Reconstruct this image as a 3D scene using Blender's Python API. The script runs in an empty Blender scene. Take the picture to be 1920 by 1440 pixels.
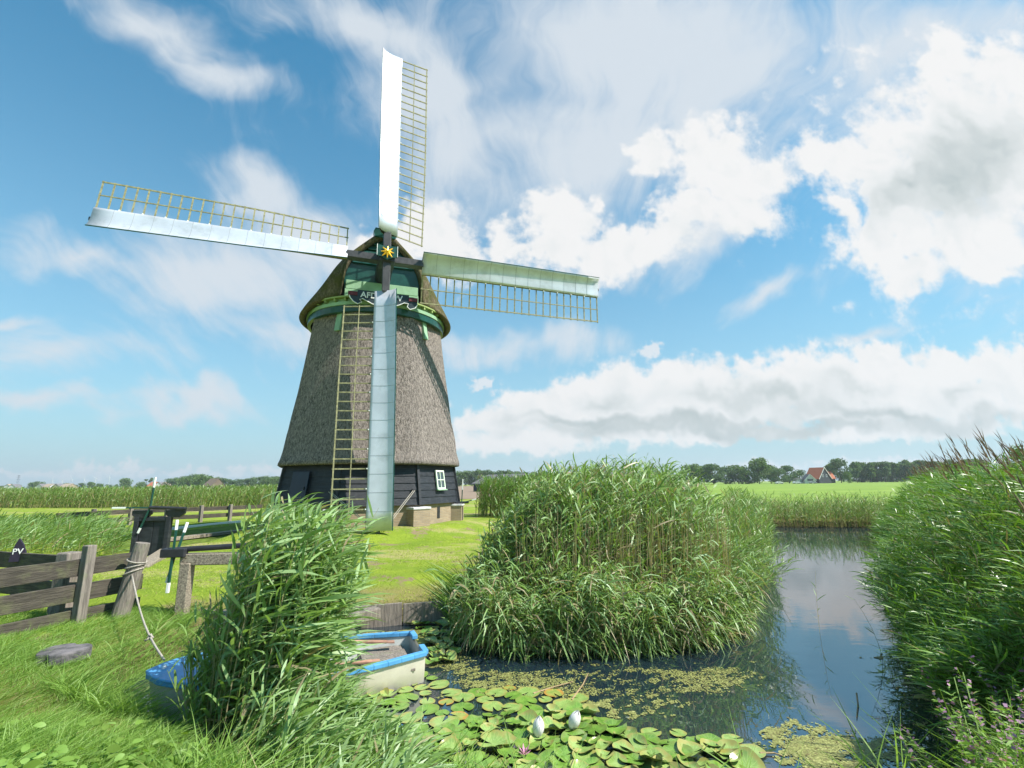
import bpy, math, random
import numpy as np
from mathutils import Vector, Matrix
R = math.radians
random.seed(7); rng = np.random.default_rng(7)
scene = bpy.context.scene
# ------------------------------------------------------------------ camera
CZ = 1.8357; FPX = 904.3
BM = np.array([[0.99994202, -0.01076861, 0.0], [0.00217934, 0.20236718, 0.97930729], [-0.01054577, -0.97925051, 0.20237892]])
cd = bpy.data.cameras.new("camera"); cam = bpy.data.objects.new("camera", cd); scene.collection.objects.link(cam)
cd.sensor_width = 36; cd.lens = 36 * FPX / 1920; cd.clip_end = 30000; cd.clip_start = 0.05
c0, c1, c2 = BM[:, 0], -BM[:, 1], -BM[:, 2]
cam.matrix_world = Matrix(((c0[0], c1[0], c2[0], 0), (c0[1], c1[1], c2[1], 0), (c0[2], c1[2], c2[2], CZ), (0, 0, 0, 1)))
scene.camera = cam
def ray(u, v): return BM @ np.array([(u - 960) / FPX, (v - 720) / FPX, 1.])
def gp(u, v, z=0.):
    r = ray(u, v); t = (z - CZ) / r[2]; return np.array([0, 0, CZ]) + r * t
def at(u, v, Y):
    r = ray(u, v); return np.array([0, 0, CZ]) + r * (Y / r[1])
# ------------------------------------------------------------------ sun + sky
SUN_AZ, SUN_EL = R(74), R(50)          # azimuth from -Y toward +X
sdir = Vector((math.sin(SUN_AZ) * math.cos(SUN_EL), -math.cos(SUN_AZ) * math.cos(SUN_EL), math.sin(SUN_EL)))
sl = bpy.data.lights.new("sun", 'SUN'); sl.energy = 4.3; sl.angle = R(0.55); sl.color = (1, 0.95, 0.87)
so = bpy.data.objects.new("sun", sl); scene.collection.objects.link(so)
so.rotation_euler = sdir.to_track_quat('Z', 'Y').to_euler()
scene.view_settings.view_transform = 'Standard'; scene.view_settings.look = 'None'
scene.view_settings.exposure = 1.0; scene.view_settings.gamma = 1
scene.cycles.max_bounces = 8; scene.cycles.transparent_max_bounces = 8
scene.cycles.use_denoising = True

class NT:
    """small node-graph writer"""
    dim = '3D'
    def __init__(s, nt): s.nt = nt
    def n(s, typ, **kw):
        nd = s.nt.nodes.new(typ)
        for k, v in kw.items():
            if k.startswith('i_'):
                nd.inputs[int(k[2:])].default_value = v
            else: setattr(nd, k, v)
        return nd
    def put(s, sock, v):
        if isinstance(v, bpy.types.NodeSocket): s.nt.links.new(v, sock)
        else: sock.default_value = v
    def m(s, op, a, b=None, c=None, clamp=False):
        nd = s.nt.nodes.new('ShaderNodeMath'); nd.operation = op; nd.use_clamp = clamp
        for i, v in enumerate((a, b, c)):
            if v is not None: s.put(nd.inputs[i], v)
        return nd.outputs[0]
    def v(s, op, a, b=None, scale=None):
        nd = s.nt.nodes.new('ShaderNodeVectorMath'); nd.operation = op
        s.put(nd.inputs[0], a)
        if b is not None: s.put(nd.inputs[1], b)
        if scale is not None: s.put(nd.inputs['Scale'], scale)
        return nd.outputs['Value'] if op in ('LENGTH', 'DOT_PRODUCT') else nd.outputs[0]
    def noise(s, vec, scale, detail=4, rough=.5, lac=2., dist=0., typ='FBM', out=0):
        nd = s.nt.nodes.new('ShaderNodeTexNoise'); nd.noise_type = typ; nd.noise_dimensions = s.dim
        s.put(nd.inputs['Vector'], vec)
        for k, v in (('Scale', scale), ('Detail', detail), ('Roughness', rough), ('Lacunarity', lac), ('Distortion', dist)): s.put(nd.inputs[k], v)
        return nd.outputs[out]
    def smooth(s, x, lo, hi, tlo=0., thi=1.):
        nd = s.nt.nodes.new('ShaderNodeMapRange'); nd.interpolation_type = 'SMOOTHSTEP'
        s.put(nd.inputs[0], x)
        for i, q in enumerate((lo, hi, tlo, thi)): s.put(nd.inputs[1 + i], q)
        return nd.outputs[0]
    def mix(s, f, a, b, blend='MIX'):
        nd = s.nt.nodes.new('ShaderNodeMix'); nd.data_type = 'RGBA'; nd.blend_type = blend
        s.put(nd.inputs[0], f)
        for i, q in ((6, a), (7, b)): s.put(nd.inputs[i], (*q, 1) if isinstance(q, tuple) and len(q) == 3 else q)
        return nd.outputs[2]
    def ramp(s, f, stops, interp='LINEAR'):
        nd = s.nt.nodes.new('ShaderNodeValToRGB'); cr = nd.color_ramp; cr.interpolation = interp
        while len(cr.elements) < len(stops): cr.elements.new(.5)
        for e, (p, c) in zip(cr.elements, stops): e.position = p; e.color = (*c, 1)
        s.put(nd.inputs[0], f); return nd.outputs[0]
    def mapping(s, vec, loc=(0, 0, 0), rot=(0, 0, 0), scale=(1, 1, 1), typ='POINT'):
        nd = s.nt.nodes.new('ShaderNodeMapping'); nd.vector_type = typ; s.put(nd.inputs[0], vec)
        nd.inputs[1].default_value = loc
        if typ != 'VECTOR': pass
        nd.inputs[2].default_value = rot; nd.inputs[3].default_value = scale
        return nd.outputs[0]

world = bpy.data.worlds.new("World"); scene.world = world; world.use_nodes = True
SKYK = 0.11
def build_world():
    g = NT(world.node_tree); nt = world.node_tree; nt.nodes.clear(); g.dim = '2D'
    sky = nt.nodes.new('ShaderNodeTexSky'); sky.sky_type = 'NISHITA'; sky.sun_disc = False
    sky.sun_elevation = SUN_EL; sky.sun_rotation = math.pi - SUN_AZ
    sky.air_density = 1.0; sky.dust_density = 0.6; sky.ozone_density = 2.2; sky.altitude = 0
    tc = nt.nodes.new('ShaderNodeTexCoord'); D = tc.outputs['Generated']
    sep = nt.nodes.new('ShaderNodeSeparateXYZ'); nt.links.new(D, sep.inputs[0])
    dx, dy, dz = sep.outputs
    ay = g.m('MAXIMUM', g.m('ABSOLUTE', dy), .03)
    U = g.m('DIVIDE', dx, ay); V = g.m('DIVIDE', dz, ay)
    cb = nt.nodes.new('ShaderNodeCombineXYZ'); nt.links.new(U, cb.inputs[0]); nt.links.new(V, cb.inputs[1])
    nt.links.new(g.m('MULTIPLY', g.m('LESS_THAN', dy, 0.), 7.), cb.inputs[2]); P = cb.outputs[0]
    # high cloud sheet : horizontal plane, streaks run away from the viewer
    pz = g.m('ADD', g.m('MAXIMUM', dz, 0.), .45)
    c2_ = nt.nodes.new('ShaderNodeCombineXYZ'); nt.links.new(g.m('DIVIDE', dx, pz), c2_.inputs[0]); nt.links.new(g.m('DIVIDE', dy, pz), c2_.inputs[1])
    H = c2_.outputs[0]
    n1 = g.noise(P, 1.7, 5, .55, out=1)
    warp = g.v('ADD', P, g.v('SCALE', g.v('SUBTRACT', n1, (.5, .5, .5)), scale=.30))
    def blobs(lst, vec, k=.12):
        acc = None
        for b in lst:
            u, v, ru, rv = b[:4]; ang = b[4] if len(b) > 4 else 0; w = b[5] if len(b) > 5 else 1.
            r0 = ray(u, v); rr = ray(u + ru, v); rt = ray(u, v - rv)
            q = lambda r: np.array([r[0] / r[1], r[2] / r[1]])
            a = abs(q(rr)[0] - q(r0)[0]); bb = abs(q(rt)[1] - q(r0)[1])
            mp = g.mapping(vec, (q(r0)[0], q(r0)[1], 0), (0, 0, R(ang)), (a, bb, 1), 'TEXTURE')
            f = g.m('SUBTRACT', 1., g.v('LENGTH', mp))
            if w != 1: f = g.m('MULTIPLY', f, w)
            if acc is None: acc = f
            else:
                nd = nt.nodes.new('ShaderNodeMath'); nd.operation = 'SMOOTH_MAX'
                nt.links.new(acc, nd.inputs[0]); nt.links.new(f, nd.inputs[1]); nd.inputs[2].default_value = k; acc = nd.outputs[0]
        return acc
    # thin high cloud cover
    cov = blobs([(1150, 60, 520, 200, 12), (820, 180, 280, 110, 8), (1400, 130, 560, 170, 22), (1080, 300, 360, 150, 25), (700, 60, 260, 70, -25), (330, 40, 200, 50, -28, .8), (440, 130, 150, 40, -28, .65),
                 (1250, 430, 330, 60, 20), (920, 260, 230, 160, 10), (470, 400, 120, 50, -35, .85), (450, 540, 280, 110, -6, 1.), (180, 500, 190, 40, -18, .85), (600, 480, 220, 80, -10), (560, 640, 200, 50, -5, .9),
                 (1000, 650, 170, 40, -3, .9), (100, 722, 230, 20, -4, .85), (330, 740, 140, 26, -3, .95), (80, 650, 200, 40, -4, .6), (1750, 60, 320, 110, 20, .9), (1850, 300, 330, 320, 0), (1620, 628, 110, 20, 6, .7), (1480, 520, 90, 18, 20, .6), (0, 590, 120, 14, -8, .6)], warp, .2)
    Hw = g.v('ADD', H, g.v('SCALE', g.v('SUBTRACT', g.noise(P, 2.6, 3, .5, out=1), (.5, .5, .5)), scale=.16))
    st = g.noise(g.mapping(Hw, (0, 0, 0), (0, 0, R(-14)), (2.6, 1.05, 1)), 1.5, 7, .60)
    st2 = g.noise(g.mapping(Hw, (3, 1, 0), (0, 0, R(-34)), (7.5, 1.7, 1)), 1.9, 5, .62)
    s = g.m('ADD', g.m('MULTIPLY', g.m('SUBTRACT', st, .5), 2.0), g.m('MULTIPLY', g.m('SUBTRACT', st2, .5), .95))
    ci = g.m('MULTIPLY', g.smooth(g.m('ADD', g.m('MULTIPLY', cov, 1.15), g.m('MULTIPLY', s, 1.05)), -.26, 1.0), .92)
    cum_l = [(1750, 330, 230, 210), (1830, 240, 160, 180), (1640, 330, 120, 110), (1710, 430, 150, 80), (1720, 495, 60, 56), (1830, 440, 150, 110), (1770, 120, 80, 80), (1890, 140, 100, 90), (1555, 315, 66, 62), (1570, 385, 60, 48), (1870, 520, 70, 30, 0, .7), (1920, 480, 70, 34),
             (1370, 330, 120, 110), (1305, 275, 62, 74), (1430, 330, 76, 58), (1215, 290, 50, 44), (1290, 395, 100, 60, 20), (1220, 450, 130, 44, 20), (1370, 400, 110, 46),
             (1040, 420, 90, 74), (1025, 470, 100, 56), (1130, 480, 120, 48, 8), (1052, 375, 40, 40), (1100, 380, 26, 26),
             (830, 455, 92, 78), (780, 445, 80, 60), (880, 480, 60, 44), (710, 450, 70, 44, 0, .8)]
    bank = [(930, 792, 100, 34), (1010, 775, 100, 56), (1100, 755, 110, 62), (1190, 740, 110, 70), (1290, 725, 100, 60), (1440, 725, 120, 60), (1560, 720, 150, 76), (1640, 690, 105, 56), (1480, 708, 70, 36), (1760, 720, 150, 72), (1890, 705, 130, 70), (2060, 700, 200, 90), (1780, 682, 50, 36), (1240, 712, 60, 42), (1350, 715, 60, 40),
            (1150, 805, 280, 26), (1400, 815, 300, 20), (1700, 800, 260, 26), (1000, 822, 200, 30), (1300, 770, 420, 55), (1700, 760, 420, 48), (900, 838, 130, 20, 0, .7)]
    low = [(1220, 655, 22, 16), (905, 725, 28, 15), (1680, 822, 20, 9), (20, 888, 40, 9), (75, 888, 36, 9), (130, 884, 26, 14), (165, 880, 30, 17), (205, 885, 32, 12), (240, 880, 26, 20), (275, 888, 36, 12), (335, 886, 26, 9), (376, 882, 12, 15), (405, 888, 26, 8), (440, 884, 30, 11), (490, 884, 40, 13), (540, 886, 50, 12), (1450, 872, 120, 9, 0, .8), (1660, 868, 200, 9, 0, .8)]
    bend = g.v('ADD', P, g.v('SCALE', g.v('SUBTRACT', g.noise(P, 4.5, 4, .6, out=1), (.5, .5, .5)), scale=.17))
    fbA = g.noise(P, 9., 6, .62)
    vo = nt.nodes.new('ShaderNodeTexVoronoi'); vo.voronoi_dimensions = '2D'; vo.feature = 'SMOOTH_F1'; nt.links.new(bend, vo.inputs['Vector'])
    vo.inputs['Scale'].default_value = 15; vo.inputs['Smoothness'].default_value = .45; vo.inputs['Detail'].default_value = 1; vo.inputs['Roughness'].default_value = .5; vo.normalize = True
    puff = g.m('SUBTRACT', .32, vo.outputs['Distance'])
    fbB = g.noise(P, 24, 4, .6)
    fb = g.m('ADD', g.m('ADD', g.m('MULTIPLY', g.m('SUBTRACT', fbA, .5), 1.7), g.m('MULTIPLY', g.m('SUBTRACT', fbB, .5), .45)), g.m('MULTIPLY', puff, .75))
    Fc = g.m('ADD', blobs(cum_l, bend, .15), fb)
    bend2 = g.v('ADD', P, g.v('SCALE', g.v('SUBTRACT', g.noise(P, 14, 3, .6, out=1), (.5, .5, .5)), scale=.05))
    Fb = g.m('ADD', blobs(bank, bend2, .12), g.m('ADD', g.m('MULTIPLY', g.m('SUBTRACT', fbB, .5), 1.1), g.m('MULTIPLY', puff, .8)))
    fbC = g.noise(P, 60, 2, .5)
    Fl = g.m('ADD', blobs(low, bend2, .1), g.m('MULTIPLY', g.m('SUBTRACT', fbC, .5), 1.8))
    Fl = g.m('MULTIPLY', Fl, .8); Fb = g.m('MULTIPLY', Fb, 1.2)
    front = g.m('GREATER_THAN', dy, .02)
    Fbk = g.m('MULTIPLY', g.m('SUBTRACT', g.noise(g.v('SCALE', D, scale=1.), 2.6, 4, .58), .56), 5.)
    edge = lambda F, k: g.m('MULTIPLY', g.m('POWER', g.smooth(F, -.15, .50), 1.2), k)
    gr = blobs([(1800, 330, 190, 110, 25, 1.), (1700, 370, 130, 60, 25, .8), (1860, 280, 160, 100, 0, .8), (1340, 440, 100, 24, 0, .4), (1250, 800, 360, 26, 2, 1.3), (1120, 790, 200, 20, 0, 1.1), (1700, 775, 420, 30, -2, 1.), (1420, 748, 220, 30, 0, .8), (1500, 800, 300, 22, 0, 1.1), (1150, 752, 100, 30, 0, .7), (1600, 730, 90, 22, 0, .5), (1800, 735, 110, 22, 0, .5)], g.v('ADD', bend, g.v('SCALE', g.v('SUBTRACT', n1, (.5, .5, .5)), scale=.12)), .25)
    vo2 = nt.nodes.new('ShaderNodeTexVoronoi'); vo2.voronoi_dimensions = '2D'; vo2.feature = 'SMOOTH_F1'; nt.links.new(g.v('ADD', bend, (.010, .013, 0)), vo2.inputs['Vector'])
    vo2.inputs['Scale'].default_value = 15; vo2.inputs['Smoothness'].default_value = .45; vo2.normalize = True
    rel = g.m('MULTIPLY', g.m('SUBTRACT', vo2.outputs['Distance'], vo.outputs['Distance']), .9)
    sh = g.m('ADD', g.smooth(g.m('ADD', gr, g.m('MULTIPLY', g.m('SUBTRACT', fbA, .5), .5)), -.15, .95, 0., .9), g.m('ADD', g.m('MULTIPLY', rel, -.7), g.m('MULTIPLY', g.m('SUBTRACT', fbA, .5), -.35)), clamp=True)
    ccol = g.ramp(sh, [(0, (1.0, 1.0, 1.0)), (.3, (.90, .93, .94)), (1, (.57, .645, .655))])
    ccol = g.v('SCALE', ccol, scale=.62 / SKYK)
    cicol = tuple(x * .57 / SKYK for x in (.86, .93, 1.0))
    # low haze towards the horizon belongs to the sky itself
    sc = g.v('MULTIPLY', sky.outputs[0], (.26, 1.10, 1.18))
    hz = g.m('POWER', g.m('SUBTRACT', 1., g.m('MAXIMUM', dz, 0.)), 2.6)
    sc = g.mix(g.m('MULTIPLY', hz, .99), sc, tuple(x / SKYK for x in (.355, .455, .505)))
    def bgn(c):
        b_ = nt.nodes.new('ShaderNodeBackground'); g.put(b_.inputs[0], (*c, 1) if isinstance(c, tuple) else c); b_.inputs[1].default_value = SKYK * .735; return b_.outputs[0]
    def mixs(f, a_, b_):
        m_ = nt.nodes.new('ShaderNodeMixShader'); nt.links.new(f, m_.inputs[0]); nt.links.new(a_, m_.inputs[1]); nt.links.new(b_, m_.inputs[2]); return m_.outputs[0]
    sh_ = mixs(ci, bgn(sc), bgn(cicol)); cb_ = bgn(ccol)
    sh_ = mixs(g.m('MULTIPLY', edge(Fl, front), .8), sh_, bgn(tuple(x * .6 / SKYK for x in (.95, .97, 1.)))); sh_ = mixs(edge(Fb, front), sh_, cb_); sh_ = mixs(edge(Fc, front), sh_, cb_)
    sh_ = mixs(edge(Fbk, g.m('SUBTRACT', 1., front)), sh_, bgn(tuple(.55 / SKYK for _ in range(3))))
    out = nt.nodes.new('ShaderNodeOutputWorld'); nt.links.new(sh_, out.inputs[0])
build_world()
world.cycles.sampling_method = 'MANUAL'; world.cycles.sample_map_resolution = 512

# ------------------------------------------------------------------ helpers
def tag(o, label=None, cat=None, group=None, kind=None):
    if label: o['label'] = label
    if cat: o['category'] = cat
    if group: o['group'] = group
    if kind: o['kind'] = kind
    return o
def empty(name, loc=(0, 0, 0), rz=0., label=None, cat=None, group=None):
    o = bpy.data.objects.new(name, None); scene.collection.objects.link(o); o.location = loc; o.rotation_euler = (0, 0, rz)
    o.empty_display_size = .2
    return tag(o, label, cat, group)
def copy_tree(o, parent=None):
    c = o.copy(); scene.collection.objects.link(c); c.parent = parent
    for ch in [x for x in o.children]: copy_tree(ch, c)
    return c
def np_mesh(name, V, F, attrs=None, smooth=False):
    V = np.asarray(V, np.float32).reshape(-1, 3); F = np.asarray(F, np.int32); k = F.shape[1]
    me = bpy.data.meshes.new(name); me.vertices.add(len(V)); me.vertices.foreach_set('co', V.ravel())
    me.loops.add(F.size); me.loops.foreach_set('vertex_index', F.ravel())
    me.polygons.add(len(F)); me.polygons.foreach_set('loop_start', np.arange(0, F.size, k, dtype=np.int32))
    if smooth: me.polygons.foreach_set('use_smooth', np.ones(len(F), bool))
    for nme, arr in (attrs or {}).items():
        a = me.attributes.new(nme, 'FLOAT', 'POINT'); a.data.foreach_set('value', np.asarray(arr, np.float32).ravel())
    me.update(calc_edges=True); return me
def link(name, me, mat, parent=None, loc=None):
    o = bpy.data.objects.new(name, me); scene.collection.objects.link(o)
    if mat: me.materials.append(mat)
    if parent: o.parent = parent
    if loc is not None: o.location = loc
    return o
def unit(v): v = np.asarray(v, float); return v / (np.linalg.norm(v) + 1e-12)
class MB:
    def __init__(s): s.v = []; s.f = []
    def add(s, vs, fs):
        b = len(s.v); s.v += [tuple(map(float, p)) for p in vs]; s.f += [tuple(b + i for i in f) for f in fs]; return s
    def box(s, c, size, ax=None):
        c = np.array(c, float); h = np.array(size) / 2
        A = np.eye(3) if ax is None else np.array(ax, float)
        vs = [c + A[0] * h[0] * i + A[1] * h[1] * j + A[2] * h[2] * k for i in (-1, 1) for j in (-1, 1) for k in (-1, 1)]
        return s.add(vs, [(0, 1, 3, 2), (4, 6, 7, 5), (0, 4, 5, 1), (2, 3, 7, 6), (0, 2, 6, 4), (1, 5, 7, 3)])
    def beam(s, p0, p1, w, h, up=(0, 0, 1), w1=None, h1=None):
        p0, p1 = np.array(p0, float), np.array(p1, float); d = unit(p1 - p0); r = unit(np.cross(d, up)); u = np.cross(r, d)
        w1 = w if w1 is None else w1; h1 = h if h1 is None else h1; vs = []
        for p, a, b in ((p0, w, h), (p1, w1, h1)):
            vs += [p - r * a / 2 - u * b / 2, p + r * a / 2 - u * b / 2, p + r * a / 2 + u * b / 2, p - r * a / 2 + u * b / 2]
        return s.add(vs, [(0, 3, 2, 1), (4, 5, 6, 7), (0, 1, 5, 4), (1, 2, 6, 5), (2, 3, 7, 6), (3, 0, 4, 7)])
    def tube(s, pts, rad, n=8, cap=True):
        pts = [np.array(p, float) for p in pts]; rad = rad if hasattr(rad, '__len__') else [rad] * len(pts); vs = []; ref = np.array([.31, .17, .93])
        for i, p in enumerate(pts):
            d = unit(pts[min(i + 1, len(pts) - 1)] - pts[max(i - 1, 0)]); r = unit(np.cross(d, ref)); u = np.cross(r, d)
            vs += [p + rad[i] * (r * math.cos(2 * math.pi * k / n) + u * math.sin(2 * math.pi * k / n)) for k in range(n)]
        fs = [(i * n + k, i * n + (k + 1) % n, (i + 1) * n + (k + 1) % n, (i + 1) * n + k) for i in range(len(pts) - 1) for k in range(n)]
        if cap: fs += [tuple(range(n))[::-1], tuple((len(pts) - 1) * n + k for k in range(n))]
        return s.add(vs, fs)
    def grid(s, P, cu=False, cv=False):
        P = np.asarray(P, float); a, b = P.shape[:2]
        fs = [(i * b + j, i * b + (j + 1) % b, ((i + 1) % a) * b + (j + 1) % b, ((i + 1) % a) * b + j) for i in range(a if cu else a - 1) for j in range(b if cv else b - 1)]
        return s.add(P.reshape(-1, 3), fs)
    def prism(s, poly, ext):
        poly = [np.array(p, float) for p in poly]; e = np.array(ext, float); n = len(poly)
        return s.add(poly + [p + e for p in poly], [tuple(range(n))[::-1], tuple(range(n, 2 * n))] + [(i, (i + 1) % n, n + (i + 1) % n, n + i) for i in range(n)])
    def build(s, name, mat, parent=None, smooth=False, bevel=0, loc=None, solid=0):
        me = bpy.data.meshes.new(name); me.from_pydata(s.v, [], s.f); me.update()
        if smooth: me.polygons.foreach_set('use_smooth', [True] * len(me.polygons))
        o = link(name, me, mat, parent, loc)
        if solid:
            m = o.modifiers.new('solid', 'SOLIDIFY'); m.thickness = solid; m.offset = -1
        if bevel:
            m = o.modifiers.new('bevel', 'BEVEL'); m.width = bevel; m.segments = 2; m.limit_method = 'ANGLE'
        return o

def material(name, col, rough=.7, var=.25, scale=4., bump=0., bscale=None, stretch=(1, 1, 1), metal=0., col2=None, spec=.4, coord='Object', coat=0., detail=6, dirt=None):
    m = bpy.data.materials.new(name); m.use_nodes = True; nt = m.node_tree; g = NT(nt); p = nt.nodes['Principled BSDF']
    tc = nt.nodes.new('ShaderNodeTexCoord'); vec = g.mapping(tc.outputs[coord], scale=stretch)
    nz = g.noise(vec, scale, detail, .6)
    c2 = col2 or tuple(x * (1 - var) for x in col)
    f = g.smooth(nz, .32, .68)
    c = g.mix(f, tuple(c2), tuple(min(1, x * (1 + var * .4)) for x in col))
    if dirt:
        dn = g.noise(tc.outputs[coord], dirt[1], 6, .65); c = g.mix(g.smooth(dn, .5, .68, 0, dirt[2]), c, dirt[0])
    nt.links.new(c, p.inputs['Base Color']); p.inputs['Roughness'].default_value = rough; p.inputs['Metallic'].default_value = metal
    p.inputs['Specular IOR Level'].default_value = spec; p.inputs['Coat Weight'].default_value = coat
    if bump:
        b = nt.nodes.new('ShaderNodeBump'); b.inputs['Strength'].default_value = min(1, bump); b.inputs['Distance'].default_value = .02 * max(1, bump)
        nt.links.new(g.noise(vec, bscale or scale * 2, 6, .65), b.inputs['Height']); nt.links.new(b.outputs[0], p.inputs['Normal'])
    return m
def leafmat(name, stops, trans=.32, rough=.42, spec=.45):
    m = bpy.data.materials.new(name); m.use_nodes = True; nt = m.node_tree; g = NT(nt); p = nt.nodes['Principled BSDF']
    a = nt.nodes.new('ShaderNodeAttribute'); a.attribute_name = 'tint'
    c = g.ramp(a.outputs['Fac'], [(p_, tuple(x * .93 for x in q_)) for p_, q_ in stops])
    nt.links.new(c, p.inputs['Base Color']); p.inputs['Roughness'].default_value = rough; p.inputs['Specular IOR Level'].default_value = spec
    t = nt.nodes.new('ShaderNodeBsdfTranslucent'); nt.links.new(g.mix(1., c, (1.25, 1.3, .55), 'MULTIPLY'), t.inputs[0])
    mx = nt.nodes.new('ShaderNodeMixShader'); mx.inputs[0].default_value = trans
    nt.links.new(p.outputs[0], mx.inputs[1]); nt.links.new(t.outputs[0], mx.inputs[2]); nt.links.new(mx.outputs[0], nt.nodes['Material Output'].inputs[0])
    return m
M = {}
M['silver'] = material('silver_paint', (.62, .64, .69), .40, .10, 1.6, metal=.42, bump=.06, bscale=3, dirt=((.42, .44, .45), 2.2, .45))
M['lattice'] = material('lattice_paint', (.29, .27, .145), .65, .35, 9, bump=.2, col2=(.17, .16, .08))
M['stock'] = material('black_stock', (.055, .052, .055), .42, .3, 6, bump=.2)
M['black'] = material('tarred_wood', (.022, .025, .032), .55, .35, 3, stretch=(1, 1, 8), bump=.5, bscale=8, dirt=((.05, .052, .06), 5, .5))
M['dgreen'] = material('dark_green_paint', (.012, .075, .058), .32, .3, 3, coat=.2)
M['hubgreen'] = material('hub_green_paint', (.012, .065, .05), .35, .2, 5)
M['lgreen'] = material('pale_green_paint', (.27, .44, .28), .55, .12, 3, dirt=((.22, .36, .2), 4, .4))
M['ygreen'] = material('yellow_green_paint', (.30, .38, .13), .6, .2, 5)
M['gold'] = material('gold_leaf', (.95, .50, .03), .3, .1, 5, metal=.35)
M['red'] = material('dark_red_paint', (.12, .012, .015), .5, .2, 5)
M['white'] = material('white_paint', (.80, .80, .78), .5, .08, 6)
M['woodgrey'] = material('weathered_wood', (.24, .205, .175), .85, .4, 5, stretch=(6, 6, .6), bump=.8, bscale=10, dirt=((.2, .22, .12), 6, .4))
M['rail'] = material('dark_rail_wood', (.08, .067, .052), .8, .45, 3, stretch=(1, 1, 9), bump=.7, bscale=8, dirt=((.13, .14, .06), 3, .5))
M['rope'] = material('rope_fibre', (.42, .38, .32), .9, .3, 60, bump=.6)
M['iron'] = material('black_iron', (.03, .03, .035), .45, .3, 8)
M['concrete'] = material('pebble_concrete', (.34, .29, .22), .9, .45, 40, bump=1, bscale=60, col2=(.15, .12, .09))
M['cap'] = material('plinth_coping', (.62, .60, .60), .8, .2, 6, bump=.3, dirt=((.2, .2, .2), 5, .4))
def thatch(name, a, b, moss=None):
    m = bpy.data.materials.new(name); m.use_nodes = True; nt = m.node_tree; g = NT(nt); p = nt.nodes['Principled BSDF']
    tc = nt.nodes.new('ShaderNodeTexCoord'); V = tc.outputs['Object']
    v1 = g.mapping(V, scale=(1, 1, .36)); n1 = g.noise(v1, 16, 5, .75); n2 = g.noise(v1, 42, 3, .7); n3 = g.noise(V, .9, 4, .6)
    h = g.m('ADD', g.m('MULTIPLY', n1, .6), g.m('MULTIPLY', n2, .4))
    c = g.mix(g.smooth(h, .38, .62), a, b); c = g.mix(g.smooth(n3, .35, .7, 0, .45), c, tuple(x * .62 for x in b))
    if moss: c = g.mix(g.smooth(g.noise(V, 2.2, 5, .6), .42, .6, 0, .85), c, moss)
    nt.links.new(c, p.inputs['Base Color']); p.inputs['Roughness'].default_value = .95; p.inputs['Specular IOR Level'].default_value = .1
    bp = nt.nodes.new('ShaderNodeBump'); bp.inputs['Strength'].default_value = 1; bp.inputs['Distance'].default_value = .09
    nt.links.new(h, bp.inputs['Height']); nt.links.new(bp.outputs[0], p.inputs['Normal']); return m
M['thatch'] = thatch('thatch', (.055, .048, .043), (.38, .325, .295))
M['capthatch'] = thatch('mossy_thatch', (.07, .06, .04), (.24, .20, .13), (.10, .10, .035))
def brickmat():
    m = bpy.data.materials.new('yellow_brick'); m.use_nodes = True; nt = m.node_tree; g = NT(nt); p = nt.nodes['Principled BSDF']
    tc = nt.nodes.new('ShaderNodeTexCoord'); sp = nt.nodes.new('ShaderNodeSeparateXYZ'); nt.links.new(tc.outputs['Object'], sp.inputs[0])
    cb = nt.nodes.new('ShaderNodeCombineXYZ'); nt.links.new(g.m('ADD', g.m('MULTIPLY', sp.outputs[0], .93), g.m('MULTIPLY', sp.outputs[1], .5)), cb.inputs[0]); nt.links.new(sp.outputs[2], cb.inputs[1])
    b = nt.nodes.new('ShaderNodeTexBrick'); nt.links.new(cb.outputs[0], b.inputs[0]); b.inputs['Scale'].default_value = 1
    b.inputs['Brick Width'].default_value = .2; b.inputs['Row Height'].default_value = .062; b.inputs['Mortar Size'].default_value = .009
    b.inputs['Color1'].default_value = (.38, .28, .18, 1); b.inputs['Color2'].default_value = (.29, .21, .13, 1); b.inputs['Mortar'].default_value = (.30, .25, .19, 1)
    c = g.mix(g.smooth(g.noise(tc.outputs['Object'], 3, 5, .6), .45, .7, 0, .5), b.outputs[0], (.25, .2, .15))
    nt.links.new(c, p.inputs['Base Color']); p.inputs['Roughness'].default_value = .9
    bp = nt.nodes.new('ShaderNodeBump'); bp.inputs['Strength'].default_value = .6; bp.inputs['Distance'].default_value = .01; bp.invert = True
    nt.links.new(b.outputs['Fac'], bp.inputs['Height']); nt.links.new(bp.outputs[0], p.inputs['Normal']); return m
M['brick'] = brickmat()
M['glass'] = material('window_glass', (.05, .07, .08), .08, .1, 2, spec=.9)

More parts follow.
